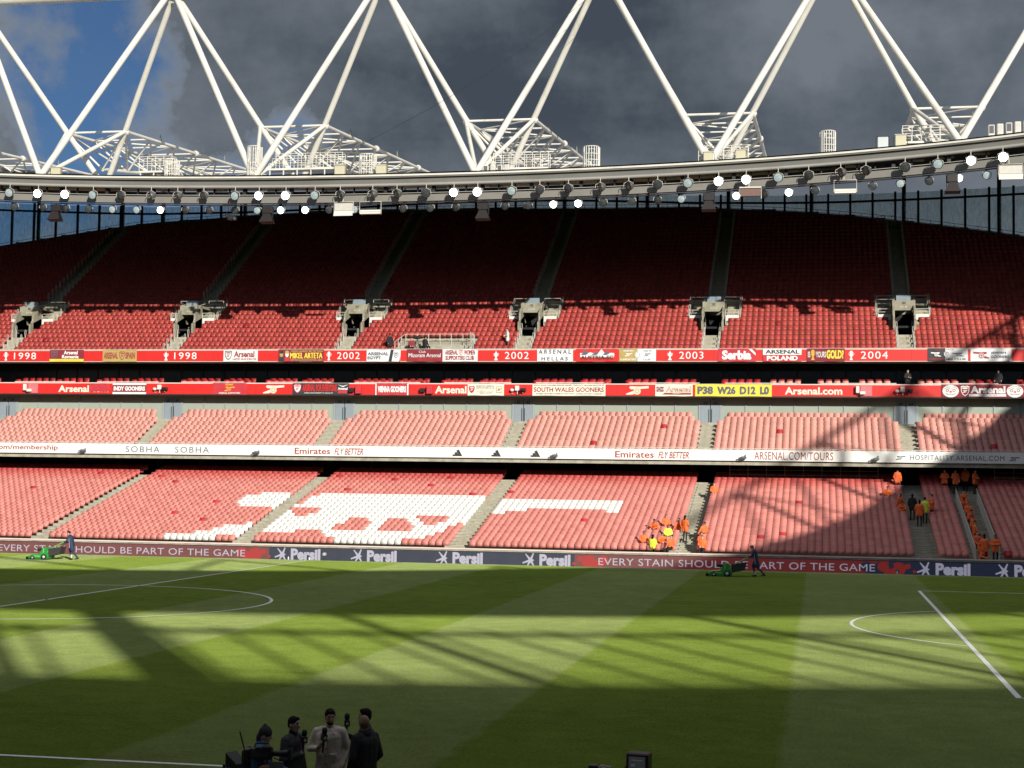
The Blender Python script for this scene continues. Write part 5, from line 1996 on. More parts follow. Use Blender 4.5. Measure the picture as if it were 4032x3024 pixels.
def blobs(root, x, m, flip=1):
    mb = MB()
    for k, (dx, dz, r) in enumerate(((0, .1, .40), (-.5, -.1, .34), (.55, .25, .17), (.95, -.05, .10), (-.9, .2, .3))):
        disc(mb, x + flip * dx, dz, r * 1.15, r if dz + r < .5 else .5 - dz, LB - .006 - .0006 * k, 0, 14)
    mb.build("stain_graphic", m, root)


s1 = led(-42, -4.24, "dull red advertising screen with pale capitals behind the first mower", SCR_R)
stain(s1, -23.5, -5.9); stain(s1, -41.5, -24.6); blobs(s1, -5.2, SCR_RB)
s2 = led(-4.24, 15.99, "dark navy advertising screen with four white splash logos", SCR_N)
for a, b in ((-3.94, -.74), (1.24, 4.39), (6.92, 10.07), (12.57, 15.73)):
    persil(s2, a, b)
s3 = led(15.99, 35.34, "red advertising screen with pale capitals behind the second mower", SCR_R)
stain(s3, 17.51, 34.51); blobs(s3, 16.9, SCR_RB, -1); blobs(s3, 34.9, SCR_N)
s4 = led(35.34, 52, "navy advertising screen with white splash logos in the shade", SCR_N)
for a, b in ((36.9, 40.13), (41.5, 44.68), (46.1, 49.3)):
    persil(s4, a, b)
blobs(s4, 35.9, SCR_RB)

# small things at the foot of the boards
BOT = mat("bottle_plastic", (.55, .62, .68), .25, spec=.7)
for x, y, lab in ((-1.9, 36.2, "clear drinks bottle on the grass before the first splash logo"), (-.55, 36.3, "clear drinks bottle with a blue label beside the furry microphone"), (35.7, 36.3, "pair-sized water bottle standing by the shaded red screen end")):
    root = thing("drinks_bottle", lab, "bottle", (x, y, crown(y)))
    local("bottle_body", MB().lathe([(0, 0), (.045, 0), (.05, .02), (.05, .17), (.03, .22), (.02, .24)], n=10), BOT, root)
    local("cap", MB().lathe([(.022, .241), (.022, .27), (0, .272)], n=8), SLATE, root)
root = thing("effects_microphone", "grey furry microphone on a short stand by the navy screen", "microphone", (.35, 36.6, crown(36.6)))
local("furry_shield", MB().lathe([(0, -.22), (.09, -.2), (.12, -.08), (.12, .1), (.08, .2), (0, .22)], (0, 0, .45), axis='Y', n=12), mat("grey_fur", (.42, .41, .36), 1, var=.3, vscale=30), root)
local("stand", MB().tube((0, 0, 0), (0, 0, .36), .015, 6).tube((-.15, -.1, 0), (0, 0, .12), .012, 5).tube((.15, -.1, 0), (0, 0, .12), .012, 5).tube((0, .18, 0), (0, 0, .12), .012, 5), RIMD, root)

# ------------------------------------------------------------------ people
def V(*a):
    return Vector(a)


class Body:
    """a clothed figure: overlapping rounded forms fused into one skin, coloured by the form each face came from"""

    def __init__(s, voxel):
        s.p, s.voxel = [], voxel

    def cap(s, a, b, ra, rb, m):
        s.p.append(('c', Vector(a), Vector(b), ra, rb, m))
        return s

    def ell(s, c, r, m, basis=None):
        s.p.append(('e', Vector(c), Vector(r), basis or Matrix.Identity(3), None, m))
        return s

    def raw(s):
        mb = MB()
        for q in s.p:
            if q[0] == 'c':
                _, a, b, ra, rb, m = q
                d = (b - a)
                L_ = d.length
                d = d.normalized() if L_ > 1e-6 else V(0, 0, 1)
                R = d.to_track_quat('Z', 'Y').to_matrix()
                prof = [(ra * math.cos(t), ra * math.sin(t)) for t in np.linspace(-1.45, 0, 5)] + [(rb * math.cos(t), L_ + rb * math.sin(t)) for t in np.linspace(0, 1.45, 5)]
                st = len(mb.v)
                mb.lathe(prof, n=12)
                n0 = len(mb.v)
                mb.add(mb.v[st:st + 12], [tuple(range(12))[::-1]])
                mb.add(mb.v[n0 - 12:n0], [tuple(range(12))])
                mb.v[st:] = [tuple(a + R @ Vector(p)) for p in mb.v[st:]]
            else:
                _, c, r, B_, _, m = q
                st = len(mb.v)
                mb.lathe([(math.cos(t), math.sin(t)) for t in np.linspace(-1.5, 1.5, 9)], n=14)
                n0 = len(mb.v)
                mb.add(mb.v[st:st + 14], [tuple(range(14))[::-1]])
                mb.add(mb.v[n0 - 14:n0], [tuple(range(14))])
                mb.v[st:] = [tuple(c + B_ @ Vector((p[0] * r.x, p[1] * r.y, p[2] * r.z))) for p in mb.v[st:]]
        return mb

    def dist(s, P):
        D = []
        for q in s.p:
            if q[0] == 'c':
                _, a, b, ra, rb, m = q
                a_, d = np.array(a), np.array(b - a)
                L2 = max(1e-9, d @ d)
                t = np.clip(((P - a_) @ d) / L2, 0, 1)
                D.append(np.linalg.norm(P - a_ - t[:, None] * d, axis=1) - (ra + (rb - ra) * t))
            else:
                _, c, r, B_, _, m = q
                loc = (P - np.array(c)) @ np.array(B_)
                k = np.linalg.norm(loc / np.array(r), axis=1)
                D.append((k - 1) * min(r))
        return np.array(D)


BODIES = {}


def fuse_all(specs):
    """voxel-fuse every figure in one evaluation"""
    tmp = {}
    for k, (b, extra) in specs.items():
        o = bpy.data.objects.new("figure", b.raw().mesh("figure", MATS["concrete"]))
        COL.objects.link(o)
        md = o.modifiers.new("fuse", 'REMESH')
        md.mode = 'VOXEL'; md.voxel_size = b.voxel
        tmp[k] = o
    dg = bpy.context.evaluated_depsgraph_get()
    for k, o in tmp.items():
        b, extra = specs[k]
        ev = o.evaluated_get(dg)
        me0 = ev.to_mesh()
        n = len(me0.vertices)
        co = np.empty(n * 3); me0.vertices.foreach_get("co", co); co = co.reshape(-1, 3)
        ed = np.empty(len(me0.edges) * 2, int); me0.edges.foreach_get("vertices", ed); ed = ed.reshape(-1, 2)
        fc = [tuple(p.vertices) for p in me0.polygons]
        ev.to_mesh_clear()
        for _ in range(2):
            acc = np.zeros_like(co); cnt = np.zeros(n)
            np.add.at(acc, ed[:, 0], co[ed[:, 1]]); np.add.at(acc, ed[:, 1], co[ed[:, 0]])
            np.add.at(cnt, ed.ravel(), 1)
            co = co * .45 + .55 * acc / np.maximum(cnt, 1)[:, None]
        ctr = np.array([co[list(f)].mean(0) for f in fc])
        D = b.dist(ctr)
        mi = np.array([q[5] for q in b.p])[D.argmin(0)]
        for fn in extra:
            mi = fn(ctr, mi)
        BODIES[k] = (co, fc, mi)
    for o in tmp.values():
        me = o.data
        bpy.data.objects.remove(o)
        bpy.data.meshes.remove(me)


def person_mesh(key, mats):
    co, fc, mi = BODIES[key]
    me = bpy.data.meshes.new("body")
    me.from_pydata([tuple(p) for p in co], [], fc)
    for m in mats:
        me.materials.append(m)
    me.polygons.foreach_set("material_index", mi.astype(np.int32))
    me.polygons.foreach_set("use_smooth", np.ones(len(fc), bool))
    me.update()
    return me


SK, TOP, LEG, SHOE, HAIR, ACC, EYE = range(7)


def hand(b, w, tip_dir, curl_dir, side, m=SK):
    """palm, four curled fingers of different lengths and a thumb leaving the side of the palm"""
    d, c, s_ = tip_dir.normalized(), curl_dir.normalized(), side.normalized()
    b.cap(w, w + d * .075, .030, .036, m)
    for i, L_ in enumerate((.034, .040, .038, .030)):
        k = w + d * .088 + s_ * (.027 - .018 * i)
        m1 = k + d * L_ * .8 + c * .012
        b.cap(k, m1, .0105, .010, m)
        b.cap(m1, m1 + c * L_ + d * .006, .010, .009, m)
    b.cap(w + d * .03 + s_ * .028, w + d * .062 + s_ * .052 + c * .02, .012, .011, m)
    b.cap(w + d * .062 + s_ * .052 + c * .02, w + d * .085 + s_ * .048 + c * .045, .011, .009, m)


def figure(voxel=.018, spine=None, head=None, face=(0, -1, 0), sh=None, el=None, wr=None, hp=None, kn=None, an=None, bulk=1.0, coat=0.0,
           hair='short', hat=False, beard=False, sleeve=True, hands=True, grip=None, toe=(0, -1, 0)):
    """joint positions in metres for a 1.8 m figure that looks towards -Y; left/right pairs are (person's right, left)"""
    b = Body(voxel)
    P0, W0, C0, N0 = spine or (V(0, 0, .96), V(0, 0, 1.12), V(0, 0, 1.36), V(0, 0, 1.50))
    H = head or (N0 + V(0, -.025, .165))
    sh = sh or (V(-.19, 0, 1.44), V(.19, 0, 1.44))
    el = el or (V(-.25, .03, 1.16), V(.25, .03, 1.16))
    wr = wr or (V(-.24, -.08, .92), V(.24, -.08, .92))
    hp = hp or (P0 + V(-.10, 0, -.03), P0 + V(.10, 0, -.03))
    kn = kn or (V(-.11, -.02, .51), V(.11, -.02, .51))
    an = an or (V(-.115, .02, .09), V(.115, .02, .09))
    sx = (sh[1] - sh[0]).normalized()
    hx = (hp[1] - hp[0]).normalized()
    B_ = bulk
    b.cap(sh[0] * .82 + sh[1] * .18, sh[1] * .82 + sh[0] * .18, .082 * B_, .082 * B_, TOP)
    b.cap(C0 - sx * .085, C0 + sx * .085, .128 * B_, .128 * B_, TOP)
    b.cap(C0, W0, .135 * B_, .125 * B_, TOP)
    b.cap(W0 - hx * .082, W0 + hx * .082, .116 * B_, .116 * B_, TOP)
    b.cap(W0, P0, .12 * B_, .118 * B_, TOP)
    for s_ in (-1, 1):
        b.cap(C0 + sx * (.088 * s_), P0 + hx * (.080 * s_) + (P0 - W0) * .05, .124 * B_, .113 * B_, TOP)
    b.cap(P0 - hx * .078, P0 + hx * .078, .114 * B_, .114 * B_, TOP if coat else LEG)
    b.cap(N0 - V(0, 0, .05), H - V(0, 0, .06), .062, .055, SK)
    b.cap(N0 - V(0, 0, .04), N0 - V(0, 0, .0), .078 * B_, .068 * B_, TOP)
    for i in (0, 1):
        s_ = -1 if i == 0 else 1
        b.cap(sh[i], el[i], .064 * B_, .053 * B_, TOP)
        b.cap(el[i], wr[i], .052 * B_, .040 * B_, TOP if sleeve else SK)
        if hands:
            d = (wr[i] - el[i]).normalized()
            g = grip[i] if grip and grip[i] else None
            hand(b, wr[i] + d * .01, g[0] if g else d, g[1] if g else V(-s_ * .5, -.8, 0), g[2] if g else V(-s_ * .4, -.9, 0))
        else:
            b.ell(wr[i] + (wr[i] - el[i]).normalized() * .07, (.04, .045, .06), SK)
        b.cap(hp[i], kn[i], .092, .064, LEG)
        b.cap(kn[i], an[i], .062, .047, LEG)
        t = Vector(toe).normalized()
        b.cap(an[i] - t * .05 - V(0, 0, .045), an[i] + t * .15 - V(0, 0, .05), .042, .036, SHOE)
        if coat:
            k = hp[i].lerp(kn[i], coat)
            b.cap(hp[i], k, .118 * B_, .125 * B_, TOP)
    f = Vector(face).normalized()
    sd = V(0, 0, 1).cross(f).normalized()
    up = f.cross(sd).normalized()
    M_ = Matrix((sd, f, up)).transposed()
    b.ell(H, (.076, .094, .112), SK, M_)
    b.ell(H + f * .022 - up * .072, (.056, .066, .058), HAIR if beard else SK, M_)
    b.cap(H + f * .090 + up * .012, H + f * .108 - up * .022, .011, .015, SK)
    b.cap(H + f * .080 - up * .058 - sd * .018, H + f * .080 - up * .058 + sd * .018, .010, .010, SK)
    for s_ in (-1, 1):
        b.ell(H + sd * (.078 * s_) - up * .008 - f * .005, (.012, .022, .034), SK, M_)
        b.ell(H + f * .086 + up * .040 + sd * (.030 * s_), (.026, .010, .008), HAIR if hair != 'bald' else SK, M_)
    if hat:
        b.ell(H + up * .045 - f * .006, (.090, .106, .105), HAIR, M_)
        b.cap(H + up * .12 - f * .02, H + up * .15 - f * .03, .05, .03, HAIR)
        b.cap(H - f * .075 - up * .03, H - f * .07 - up * .09, .06, .055, HAIR)
    elif hair == 'short':
        b.ell(H + up * .036 - f * .020, (.085, .098, .090), HAIR, M_)
        b.ell(H + up * .092 + f * .035, (.055, .045, .030), HAIR, M_)
        b.ell(H - f * .05 - up * .01, (.074, .058, .072), HAIR, M_)
    elif hair == 'long':
        b.ell(H + up * .030 - f * .022, (.092, .105, .100), HAIR, M_)
        b.cap(H - f * .06 - up * .02, H - f * .075 - up * .22, .075, .06, HAIR)

    def eyes(ctr, mi):
        for s_ in (-1, 1):
            e = np.array(H + f * .088 + up * .016 + sd * (.031 * s_))
            mi = np.where(np.linalg.norm(ctr - e, axis=1) < .0095, EYE, mi)
        return mi
    return b, [eyes]


def legs_seated(dz=0.0, spread=.13, fwd=.42):
    return dict(spine=(V(0, 0, .16 + dz), V(0, .0, .30 + dz), V(0, .01, .54 + dz), V(0, -.01, .68 + dz)),
                sh=(V(-.19, 0, .62 + dz), V(.19, 0, .62 + dz)), hp=(V(-.10, -.02, .11 + dz), V(.10, -.02, .11 + dz)),
                kn=(V(-spread, -fwd, .12 + dz), V(spread, -fwd, .12 + dz)), an=(V(-spread, -fwd - .02, -.34 + dz), V(spread, -fwd + .02, -.34 + dz)))


SPECS = {}
# seated stewards (origin at the seat), standing stewards, mower men, the group by the near touchline
SPECS["sit_lap"] = figure(.021, **legs_seated(), el=(V(-.26, -.06, .36), V(.26, -.06, .36)), wr=(V(-.12, -.28, .26), V(.12, -.28, .26)), bulk=1.12, hands=False)
SPECS["sit_lean"] = figure(.021, spine=(V(0, 0, .16), V(0, -.06, .29), V(0, -.15, .50), V(0, -.22, .62)), sh=(V(-.19, -.17, .57), V(.19, -.17, .57)), head=V(0, -.29, .76), face=(.1, -1, -.5), hp=(V(-.10, -.02, .11), V(.10, -.02, .11)), kn=(V(-.18, -.42, .12), V(.18, -.42, .12)), an=(V(-.16, -.44, -.34), V(.16, -.40, -.34)), el=(V(-.26, -.28, .34), V(.26, -.28, .34)), wr=(V(-.06, -.46, .26), V(.06, -.46, .26)), bulk=1.12, hands=False)
SPECS["sit_side"] = figure(.021, spine=(V(0, 0, .16), V(.01, 0, .30), V(.03, .01, .54), V(.04, -.01, .68)), sh=(V(-.13, -.1, .62), V(.18, .1, .63)), face=(-.8, -.6, 0), hp=(V(-.09, -.04, .11), V(.09, .02, .11)), kn=(V(-.36, -.22, .14), V(-.22, -.38, .12)), an=(V(-.52, -.34, -.30), V(-.30, -.48, -.32)), el=(V(-.24, -.2, .36), V(.26, .0, .36)), wr=(V(-.34, -.30, .22), V(.08, -.26, .26)), bulk=1.12, hands=False)
SPECS["stand_idle"] = figure(.021, bulk=1.12, coat=.22, el=(V(-.29, .02, 1.17), V(.29, .02, 1.17)), wr=(V(-.25, -.12, .98), V(.25, -.12, .98)), hands=False, hat=True)
SPECS["stand_fold"] = figure(.021, bulk=1.12, coat=.22, el=(V(-.29, -.05, 1.18), V(.29, -.05, 1.18)), wr=(V(.02, -.26, 1.15), V(-.02, -.24, 1.19)), hands=False)
SPECS["stand_long"] = figure(.021, bulk=1.08, coat=.30, hair='long', el=(V(-.28, .02, 1.17), V(.28, .02, 1.17)), wr=(V(-.16, -.22, 1.08), V(.26, -.1, .95)), hands=False)
SPECS["sit_long"] = figure(.021, **legs_seated(), hair='long', el=(V(-.26, -.06, .36), V(.26, -.06, .36)), wr=(V(-.12, -.28, .26), V(.12, -.28, .26)), bulk=1.08, hands=False)
SPECS["push"] = figure(.016, spine=(V(0, 0, .95), V(0, -.03, 1.10), V(0, -.10, 1.34), V(0, -.16, 1.47)), head=V(0, -.24, 1.62), face=(0, -1, -.45), sh=(V(-.19, -.12, 1.41), V(.19, -.12, 1.41)), el=(V(-.24, -.22, 1.15), V(.24, -.24, 1.15)), wr=(V(-.20, -.46, 1.02), V(.20, -.46, 1.02)), kn=(V(-.10, -.16, .52), V(.10, .10, .50)), an=(V(-.10, -.06, .10), V(.10, .44, .16)), bulk=1.10, coat=.72,
                       grip=((V(0, -1, -.2), V(0, 0, -1), V(1, 0, 0)), (V(0, -1, -.2), V(0, 0, -1), V(-1, 0, 0))))
SPECS["beige"] = figure(.0125, bulk=1.06, beard=True, face=(.45, -.86, -.25), head=V(.015, -.035, 1.665), sh=(V(-.205, .0, 1.43), V(.205, .0, 1.45)), el=(V(-.31, .00, 1.17), V(.285, .05, 1.18)), wr=(V(-.13, -.20, 1.20), V(.235, -.06, .95)),
                        kn=(V(-.12, -.01, .51), V(.13, -.03, .51)), grip=((V(.35, -.25, .35), V(.6, .3, .6), V(0, -.3, 1)), None), coat=.06)
SPECS["coat"] = figure(.0125, bulk=1.10, coat=.85, face=(0, -1, -.10), el=(V(-.27, -.02, 1.17), V(.27, .03, 1.16)), wr=(V(-.05, -.17, 1.22), V(.26, -.05, .92)), grip=((V(.4, -.3, .5), V(.5, .6, .3), V(0, -.3, 1)), None))
SPECS["bald"] = figure(.0125, bulk=1.12, coat=.85, hair='bald', beard=False, face=(.1, -1, -.12), el=(V(-.28, .03, 1.16), V(.28, .03, 1.16)), wr=(V(-.20, -.12, .98), V(.20, -.12, .98)))
SPECS["behind"] = figure(.0125, bulk=1.08, coat=.85, face=(0, -1, -.1), el=(V(-.27, -.05, 1.18), V(.27, .02, 1.16)), wr=(V(-.10, -.30, 1.34), V(.24, -.06, .93)), grip=((V(.2, -.3, .8), V(.6, .5, 0), V(-.2, -.9, .2)), None))
SPECS["operator"] = figure(.0125, bulk=1.14, hat=True, face=(0, -1, -.15), head=V(.02, -.06, 1.64), el=(V(-.30, -.10, 1.16), V(.32, -.06, 1.16)), wr=(V(-.20, -.36, 1.16), V(.24, -.34, 1.10)), coat=.12)
SPECS["crouch"] = figure(.0125, **legs_seated(.42), el=(V(-.26, -.08, .78), V(.26, -.08, .78)), wr=(V(-.14, -.30, .66), V(.14, -.30, .66)), bulk=1.08)
fuse_all(SPECS)

SKIN = mat("skin_light", (.60, .38, .29), .55, var=.06, vscale=20)
SKIN2 = mat("skin_brown", (.24, .135, .09), .5, var=.06, vscale=20)
SKIN3 = mat("skin_mid", (.48, .29, .205), .55, var=.06, vscale=20)
HAIRB = mat("hair_black", (.012, .010, .009), .8, var=.3, vscale=60, spec=.15)
HAIRN = mat("hair_brown", (.12, .065, .036), .8, var=.3, vscale=60, spec=.2)
EYEM = mat("eye_dark", (.03, .02, .018), .3)
HIVIS = mat("orange_hivis", (.88, .15, .03), .6, var=.10, vscale=9, bump=.3, bscale=14)
HIYEL = mat("yellow_hivis", (.75, .80, .06), .6, var=.08, vscale=9)
BLKT = mat("black_cloth", (.014, .014, .016), .85, var=.25, vscale=9, bump=.4, bscale=22)
CHAR = mat("charcoal_wool", (.055, .056, .062), .95, var=.25, vscale=14, bump=.5, bscale=30)
NAVYC = mat("navy_bench_coat", (.022, .034, .080), .75, var=.2, vscale=8, bump=.4, bscale=14)
BEIGEC = mat("beige_wool", (.80, .71, .59), .95, var=.14, vscale=14, bump=.5, bscale=26)
BLUEC = mat("blue_jacket", (.05, .13, .28), .8, var=.2, vscale=8, bump=.4, bscale=18)
GREYS = mat("pale_shirt", (.62, .62, .60), .8, var=.1, vscale=8)
SHOEM = mat("black_shoe", (.012, .012, .012), .5)
SILV = mat("reflective_band", (.55, .56, .52), .35)
_pm = {}


def person(key, loc, rotz, label, top, leg=None, skin=None, hairm=None, group=None, scale=1.0, acc=None):
    mats = (skin or SKIN, top, leg or BLKT, SHOEM, hairm or HAIRB, acc or SILV, EYEM)
    kk = (key,) + tuple(m.name for m in mats)
    if kk not in _pm:
        _pm[kk] = person_mesh(key, mats)
    o = link("person", _pm[kk], None, loc)
    o.rotation_euler = (0, 0, rotz)
    o.scale = (scale, scale, scale)
    tag(o, label, "person", group)
    return o


def row_of(y):
    return max(0, min(L_ROWS - 1, int(round((y - LY - .35) / LT_))))


def seat_at(x, y):
    r = row_of(y)
    return V(x, LY + r * LT_ + .42, LZ0 + r * LR + .42)


def tread_at(x, y):
    r = row_of(y)
    return V(x, LY + r * LT_ + .32, LZ0 + r * LR)


g_sit = "stewards resting in the lower tier"
for i, (x, y, key, lab, top, rz) in enumerate((
        (23.75, 54.3, "sit_lap", "steward in orange seated high beside the stairway, alone", HIVIS, .1), (20.55, 44.8, "sit_lean", "orange-clad steward leaning forward in the back pair of the seated cluster", HIVIS, -.3),
        (21.15, 45.4, "sit_lap", "orange-clad steward sitting upright in the back pair of the seated cluster", HIVIS, .2), (22.0, 44.9, "sit_side", "orange-clad steward seated behind the standing colleague by the stairway", HIVIS, .3),
        (23.75, 44.1, "sit_side", "steward in orange on the stair-side seat across from the standing colleague", HIVIS, .1), (23.8, 41.7, "sit_lap", "steward in orange and pale gloves on the stair-side seat two rows below", HIVIS, .0),
        (23.9, 40.6, "sit_lap", "steward in orange on the lowest stair-side seat above the red screen", HIVIS, -.1), (20.1, 41.3, "sit_lap", "steward in orange seated apart at the outer end of the seated cluster", HIVIS, .1),
        (20.75, 40.6, "sit_long", "long-haired person in a yellow top seated in the front row", HIYEL, 2.8), (21.2, 41.9, "sit_lean", "steward in faded orange hunched in the middle of the seated cluster", HIVIS, .4),
        (21.5, 43.0, "sit_lap", "short-haired person in a yellow vest amid the orange cluster", HIYEL, .1), (21.9, 41.1, "sit_side", "steward in orange turned aside near the front of the seated cluster", HIVIS, .3),
        (35.85, 54.2, "sit_lean", "steward in orange sitting alone, head bowed, high in the shaded block", HIVIS, .1), (36.6, 52.1, "sit_side", "steward in orange leaning out beside the shaded stairway, higher of two", HIVIS, .2),
        (36.75, 50.4, "sit_lean", "steward in orange bent over beside the shaded stairway, lower of two", HIVIS, -.3))):
    person(key, seat_at(x, y), rz, lab, top, group=None, skin=(SKIN, SKIN2, SKIN3)[i % 3])
# the file of stewards sitting down the railed gangway
for i, (x, y, key) in enumerate(((41.05, 54.4, "sit_lap"), (41.0, 52.6, "sit_lean"), (41.1, 51.1, "sit_lap"), (41.0, 49.8, "sit_lean"), (41.05, 48.3, "sit_side"), (41.05, 46.5, "sit_side"), (40.98, 44.2, "sit_lap"), (41.0, 42.6, "sit_side"), (41.0, 41.2, "sit_lean"))):
    r = row_of(y)
    person(key, V(x, LY + r * LT_ + .55, LZ0 + r * LR + .12), (.2, -.3, .1, .5, .9, 1.3, .2, 1.2, .4)[i], ("ninth", "eighth", "seventh", "sixth", "fifth", "fourth", "third", "second", "first")[i] + " steward in orange up from the foot of the railed gangway, sitting on its steps", HIVIS, group="stewards sitting down the railed gangway", skin=(SKIN, SKIN2, SKIN3)[i % 3])
person("stand_long", tread_at(22.55, 43.75), 2.5, "steward in orange standing on the stairway beside the seated cluster", HIVIS)
person("stand_long", tread_at(37.35, 50.75), 2.9, "dark-clad person with pale sleeves standing at the head of the shaded stair group", BLKT, acc=GREYS)
person("stand_idle", tread_at(37.72, 48.9), 3.1, "steward in orange standing on the shaded stairs, seen from behind", HIVIS, skin=SKIN2)
person("stand_fold", tread_at(38.12, 49.5), 2.7, "person in a yellow vest standing on the shaded stairs", HIYEL)
person("stand_fold", tread_at(38.62, 50.6), -1.2, "steward in orange standing at the edge of the shaded stair group", HIVIS)
person("stand_fold", tread_at(41.75, 41.2), .1, "bareheaded steward in orange standing at the foot of the railed gangway", HIVIS, skin=SKIN2)
person("stand_idle", tread_at(41.1, 40.7), 3.0, "capped steward in orange with his back turned at the gangway foot", HIVIS)
for i, (x, y, rz) in enumerate(((36.7, 57.6, .4), (40.0, 57.3, 0), (40.75, 57.8, .3), (41.5, 58.2, -.4), (42.1, 57.4, .8))):
    person(("stand_idle", "stand_fold", "stand_long")[i % 3], tread_at(x, y), rz, ("steward in orange standing in the dark above the shaded stairway", "steward in orange standing in the dark on the seat side of the gangway head", "steward in orange standing in the dark just inside the gangway rail", "long-haired steward in orange standing in the dark mid gangway head", "steward in orange standing in the dark by the far gangway rail")[i], HIVIS, group="stewards in the dark at the back of the lower tier")
# upper tier and balcony figures
person("stand_idle", V(-2.75, UY + .4, UZ0), .8, "person all in black standing beside the camera platform", BLKT, skin=SKIN2)
person("stand_fold", V(6.75, UY + 1 * UT + .3, UZ0 + UR), -1.2, "person in a pale shirt and dark trousers working among the upper seats", GREYS)
person("sit_lap", V(.1, UY + .6, 15.62), 2.6, "dark-haired person crouching behind the parapet on the camera platform", BLKT)
person("sit_lap", V(-1.0, UY + .6, 15.5), .3, "person in dark red low behind the parapet on the camera platform", MAROON)
cf = thing("broadcast_camera", "black camera on a tripod on the upper camera platform", "camera", (-.6, UY + .9, 15.3))
local("camera_body", MB().bbox(-.18, .18, -.35, .2, 1.05, 1.3, .03).tube((0, -.35, 1.18), (0, -.62, 1.16), .08, 10), RIMD, cf)
local("tripod", MB().tube((0, 0, 1.05), (-.3, -.2, 0), .025, 6).tube((0, 0, 1.05), (.3, -.2, 0), .025, 6).tube((0, 0, 1.05), (0, .35, 0), .025, 6), RIMD, cf)
person("stand_fold", V(37.7, BY + .9, 12.12), .5, "person in dark clothes standing in the balcony above the half-shaded fascia", BLKT)
person("stand_idle", V(44.3, BY + .9, 12.12), -.3, "person in black and white standing in the shaded end of the balcony", BLKT, acc=GREYS)


# ------------------------------------------------------------------ mowers
GREENP = mat("mower_green", (.025, .27, .055), .35, var=.08, vscale=5)
GREEND = mat("mower_trim", (.25, .5, .12), .4)
BAGM = mat("grass_bag", (.035, .033, .030), .9, var=.2, vscale=10, bump=.4, bscale=20)
RUB = mat("rubber", (.015, .015, .015), .7)


def mower(x, y, label):
    """large rotary mower pushed towards -X; origin on the grass under the middle"""
    m = thing("lawn_mower", label, "lawn mower", (x, y, 0))
    side = [(-.95, .06), (.42, .06), (.46, .30), (.28, .46), (.05, .40), (-.30, .32), (-.62, .30), (-.92, .16)]
    mb = MB().prism(side, -.42, .42)
    local("deck", mb, GREENP, m)
    hood = [(-.18, .34), (.36, .34), (.40, .52), (.24, .74), (.04, .72), (-.12, .52)]
    local("engine_cover", MB().prism(hood, -.27, .27), GREENP, m)
    local("air_filter", MB().bbox(-.42, -.08, -.2, .2, .50, .66, .04), RUB, m)
    local("trim_strip", MB().box(-.5, -.1, -.428, -.422, .18, .24).box(.02, .08, -.278, -.272, .40, .68), GREEND, m)
    local("front_roller", MB().tube((-.93, -.42, .09), (-.93, .42, .09), .085, 14), RUB, m)
    for sx, r, nm in ((-.55, .11, "front_wheel"), (.18, .17, "rear_wheel")):
        for s_ in (-1, 1):
            w = local(nm, MB().lathe([(r * .55, -.04), (r, -.045), (r * 1.02, 0), (r, .045), (r * .55, .04)], (sx, s_ * .47, r), axis='Y', n=18), RUB, m)
            local("hub", MB().lathe([(0, -.05), (r * .5, -.048), (r * .5, .048), (0, .05)], (sx, s_ * .47, r), axis='Y', n=14), SILV, w)
    bag = MB().hexa([(.44, -.36, .22), (1.12, -.33, .36), (1.12, .33, .36), (.44, .36, .22), (.40, -.36, .66), (1.22, -.33, .80), (1.22, .33, .80), (.40, .36, .66)])
    local("grass_bag", bag, BAGM, m)
    h = MB()
    for s_ in (-1, 1):
        h.path([(.25, s_ * .30, .40), (.62, s_ * .30, .72), (1.20, s_ * .27, 1.02), (1.34, s_ * .25, 1.04)], .022, 6)
    h.tube((1.34, -.25, 1.04), (1.34, .25, 1.04), .022, 6)
    local("handlebar", h, GREEND, m)
    local("control_box", MB().bbox(1.16, 1.30, -.12, .12, 1.0, 1.12, .02), GREENP, m)
    return m


PIPE = mat("coat_piping", (.70, .70, .70), .6)
for x, y, lab, plab, sk, hr in ((-12.95, 28.6, "bright green mower with a dark grass bag in sunlight by the red screen", "person in a navy bench coat pushing the sunlit mower", SKIN, HAIRB), (27.75, 28.6, "green mower with a black grass bag in the shade by the red screen", "ginger-haired person in a navy coat pushing the shaded mower", SKIN, HAIRN)):
    mower(x - 1.75, y, lab)
    p = person("push", V(x, y, 0), -math.pi / 2, plab, NAVYC, NAVYC, sk, hr)
    for s_ in (-1, 1):
        MB().path([(s_ * .235, -.10, 1.28), (s_ * .215, -.08, 1.05), (s_ * .235, -.04, .72)], .010, 5).build("coat_piping", PIPE, p, (0, 0, 0))
    MB().lathe([(.052, 0), (.058, .02), (.060, .16), (.050, .20)], (-.10, -.065, .12), n=10).build("white_sock", GREYS, p, (0, 0, 0))

# ------------------------------------------------------------------ the broadcast group by the near touchline
def microphone(loc, d, label):
    d = Vector(d).normalized()
    R = d.to_track_quat('Z', 'Y').to_matrix()
    root = thing("microphone", label, "microphone", loc)
    local("handle", MB().lathe([(0, -.10), (.014, -.10), (.018, .08), (.020, .10)], n=10, M=R), RIMD, root)
    local("foam_shield", MB().lathe([(.012, .20), (.036, .205), (.044, .25), (.036, .29), (.0, .305)], n=12, M=R), RUB, root)
    cube = MB().box(-.04, .04, -.04, .04, .10, .195)
    cube.v = [tuple(R @ Vector(p)) for p in cube.v]
    local("logo_block", cube, RIMD, root)
    lab = MB()
    disc(lab, 0, .148, .024, .028, -.043, 0, 12)
    lab.v = [tuple(R @ Vector(p)) for p in lab.v]
    local("logo_mark", lab, GREYS, root)
    return root


def gz(y):
    return crown(y)


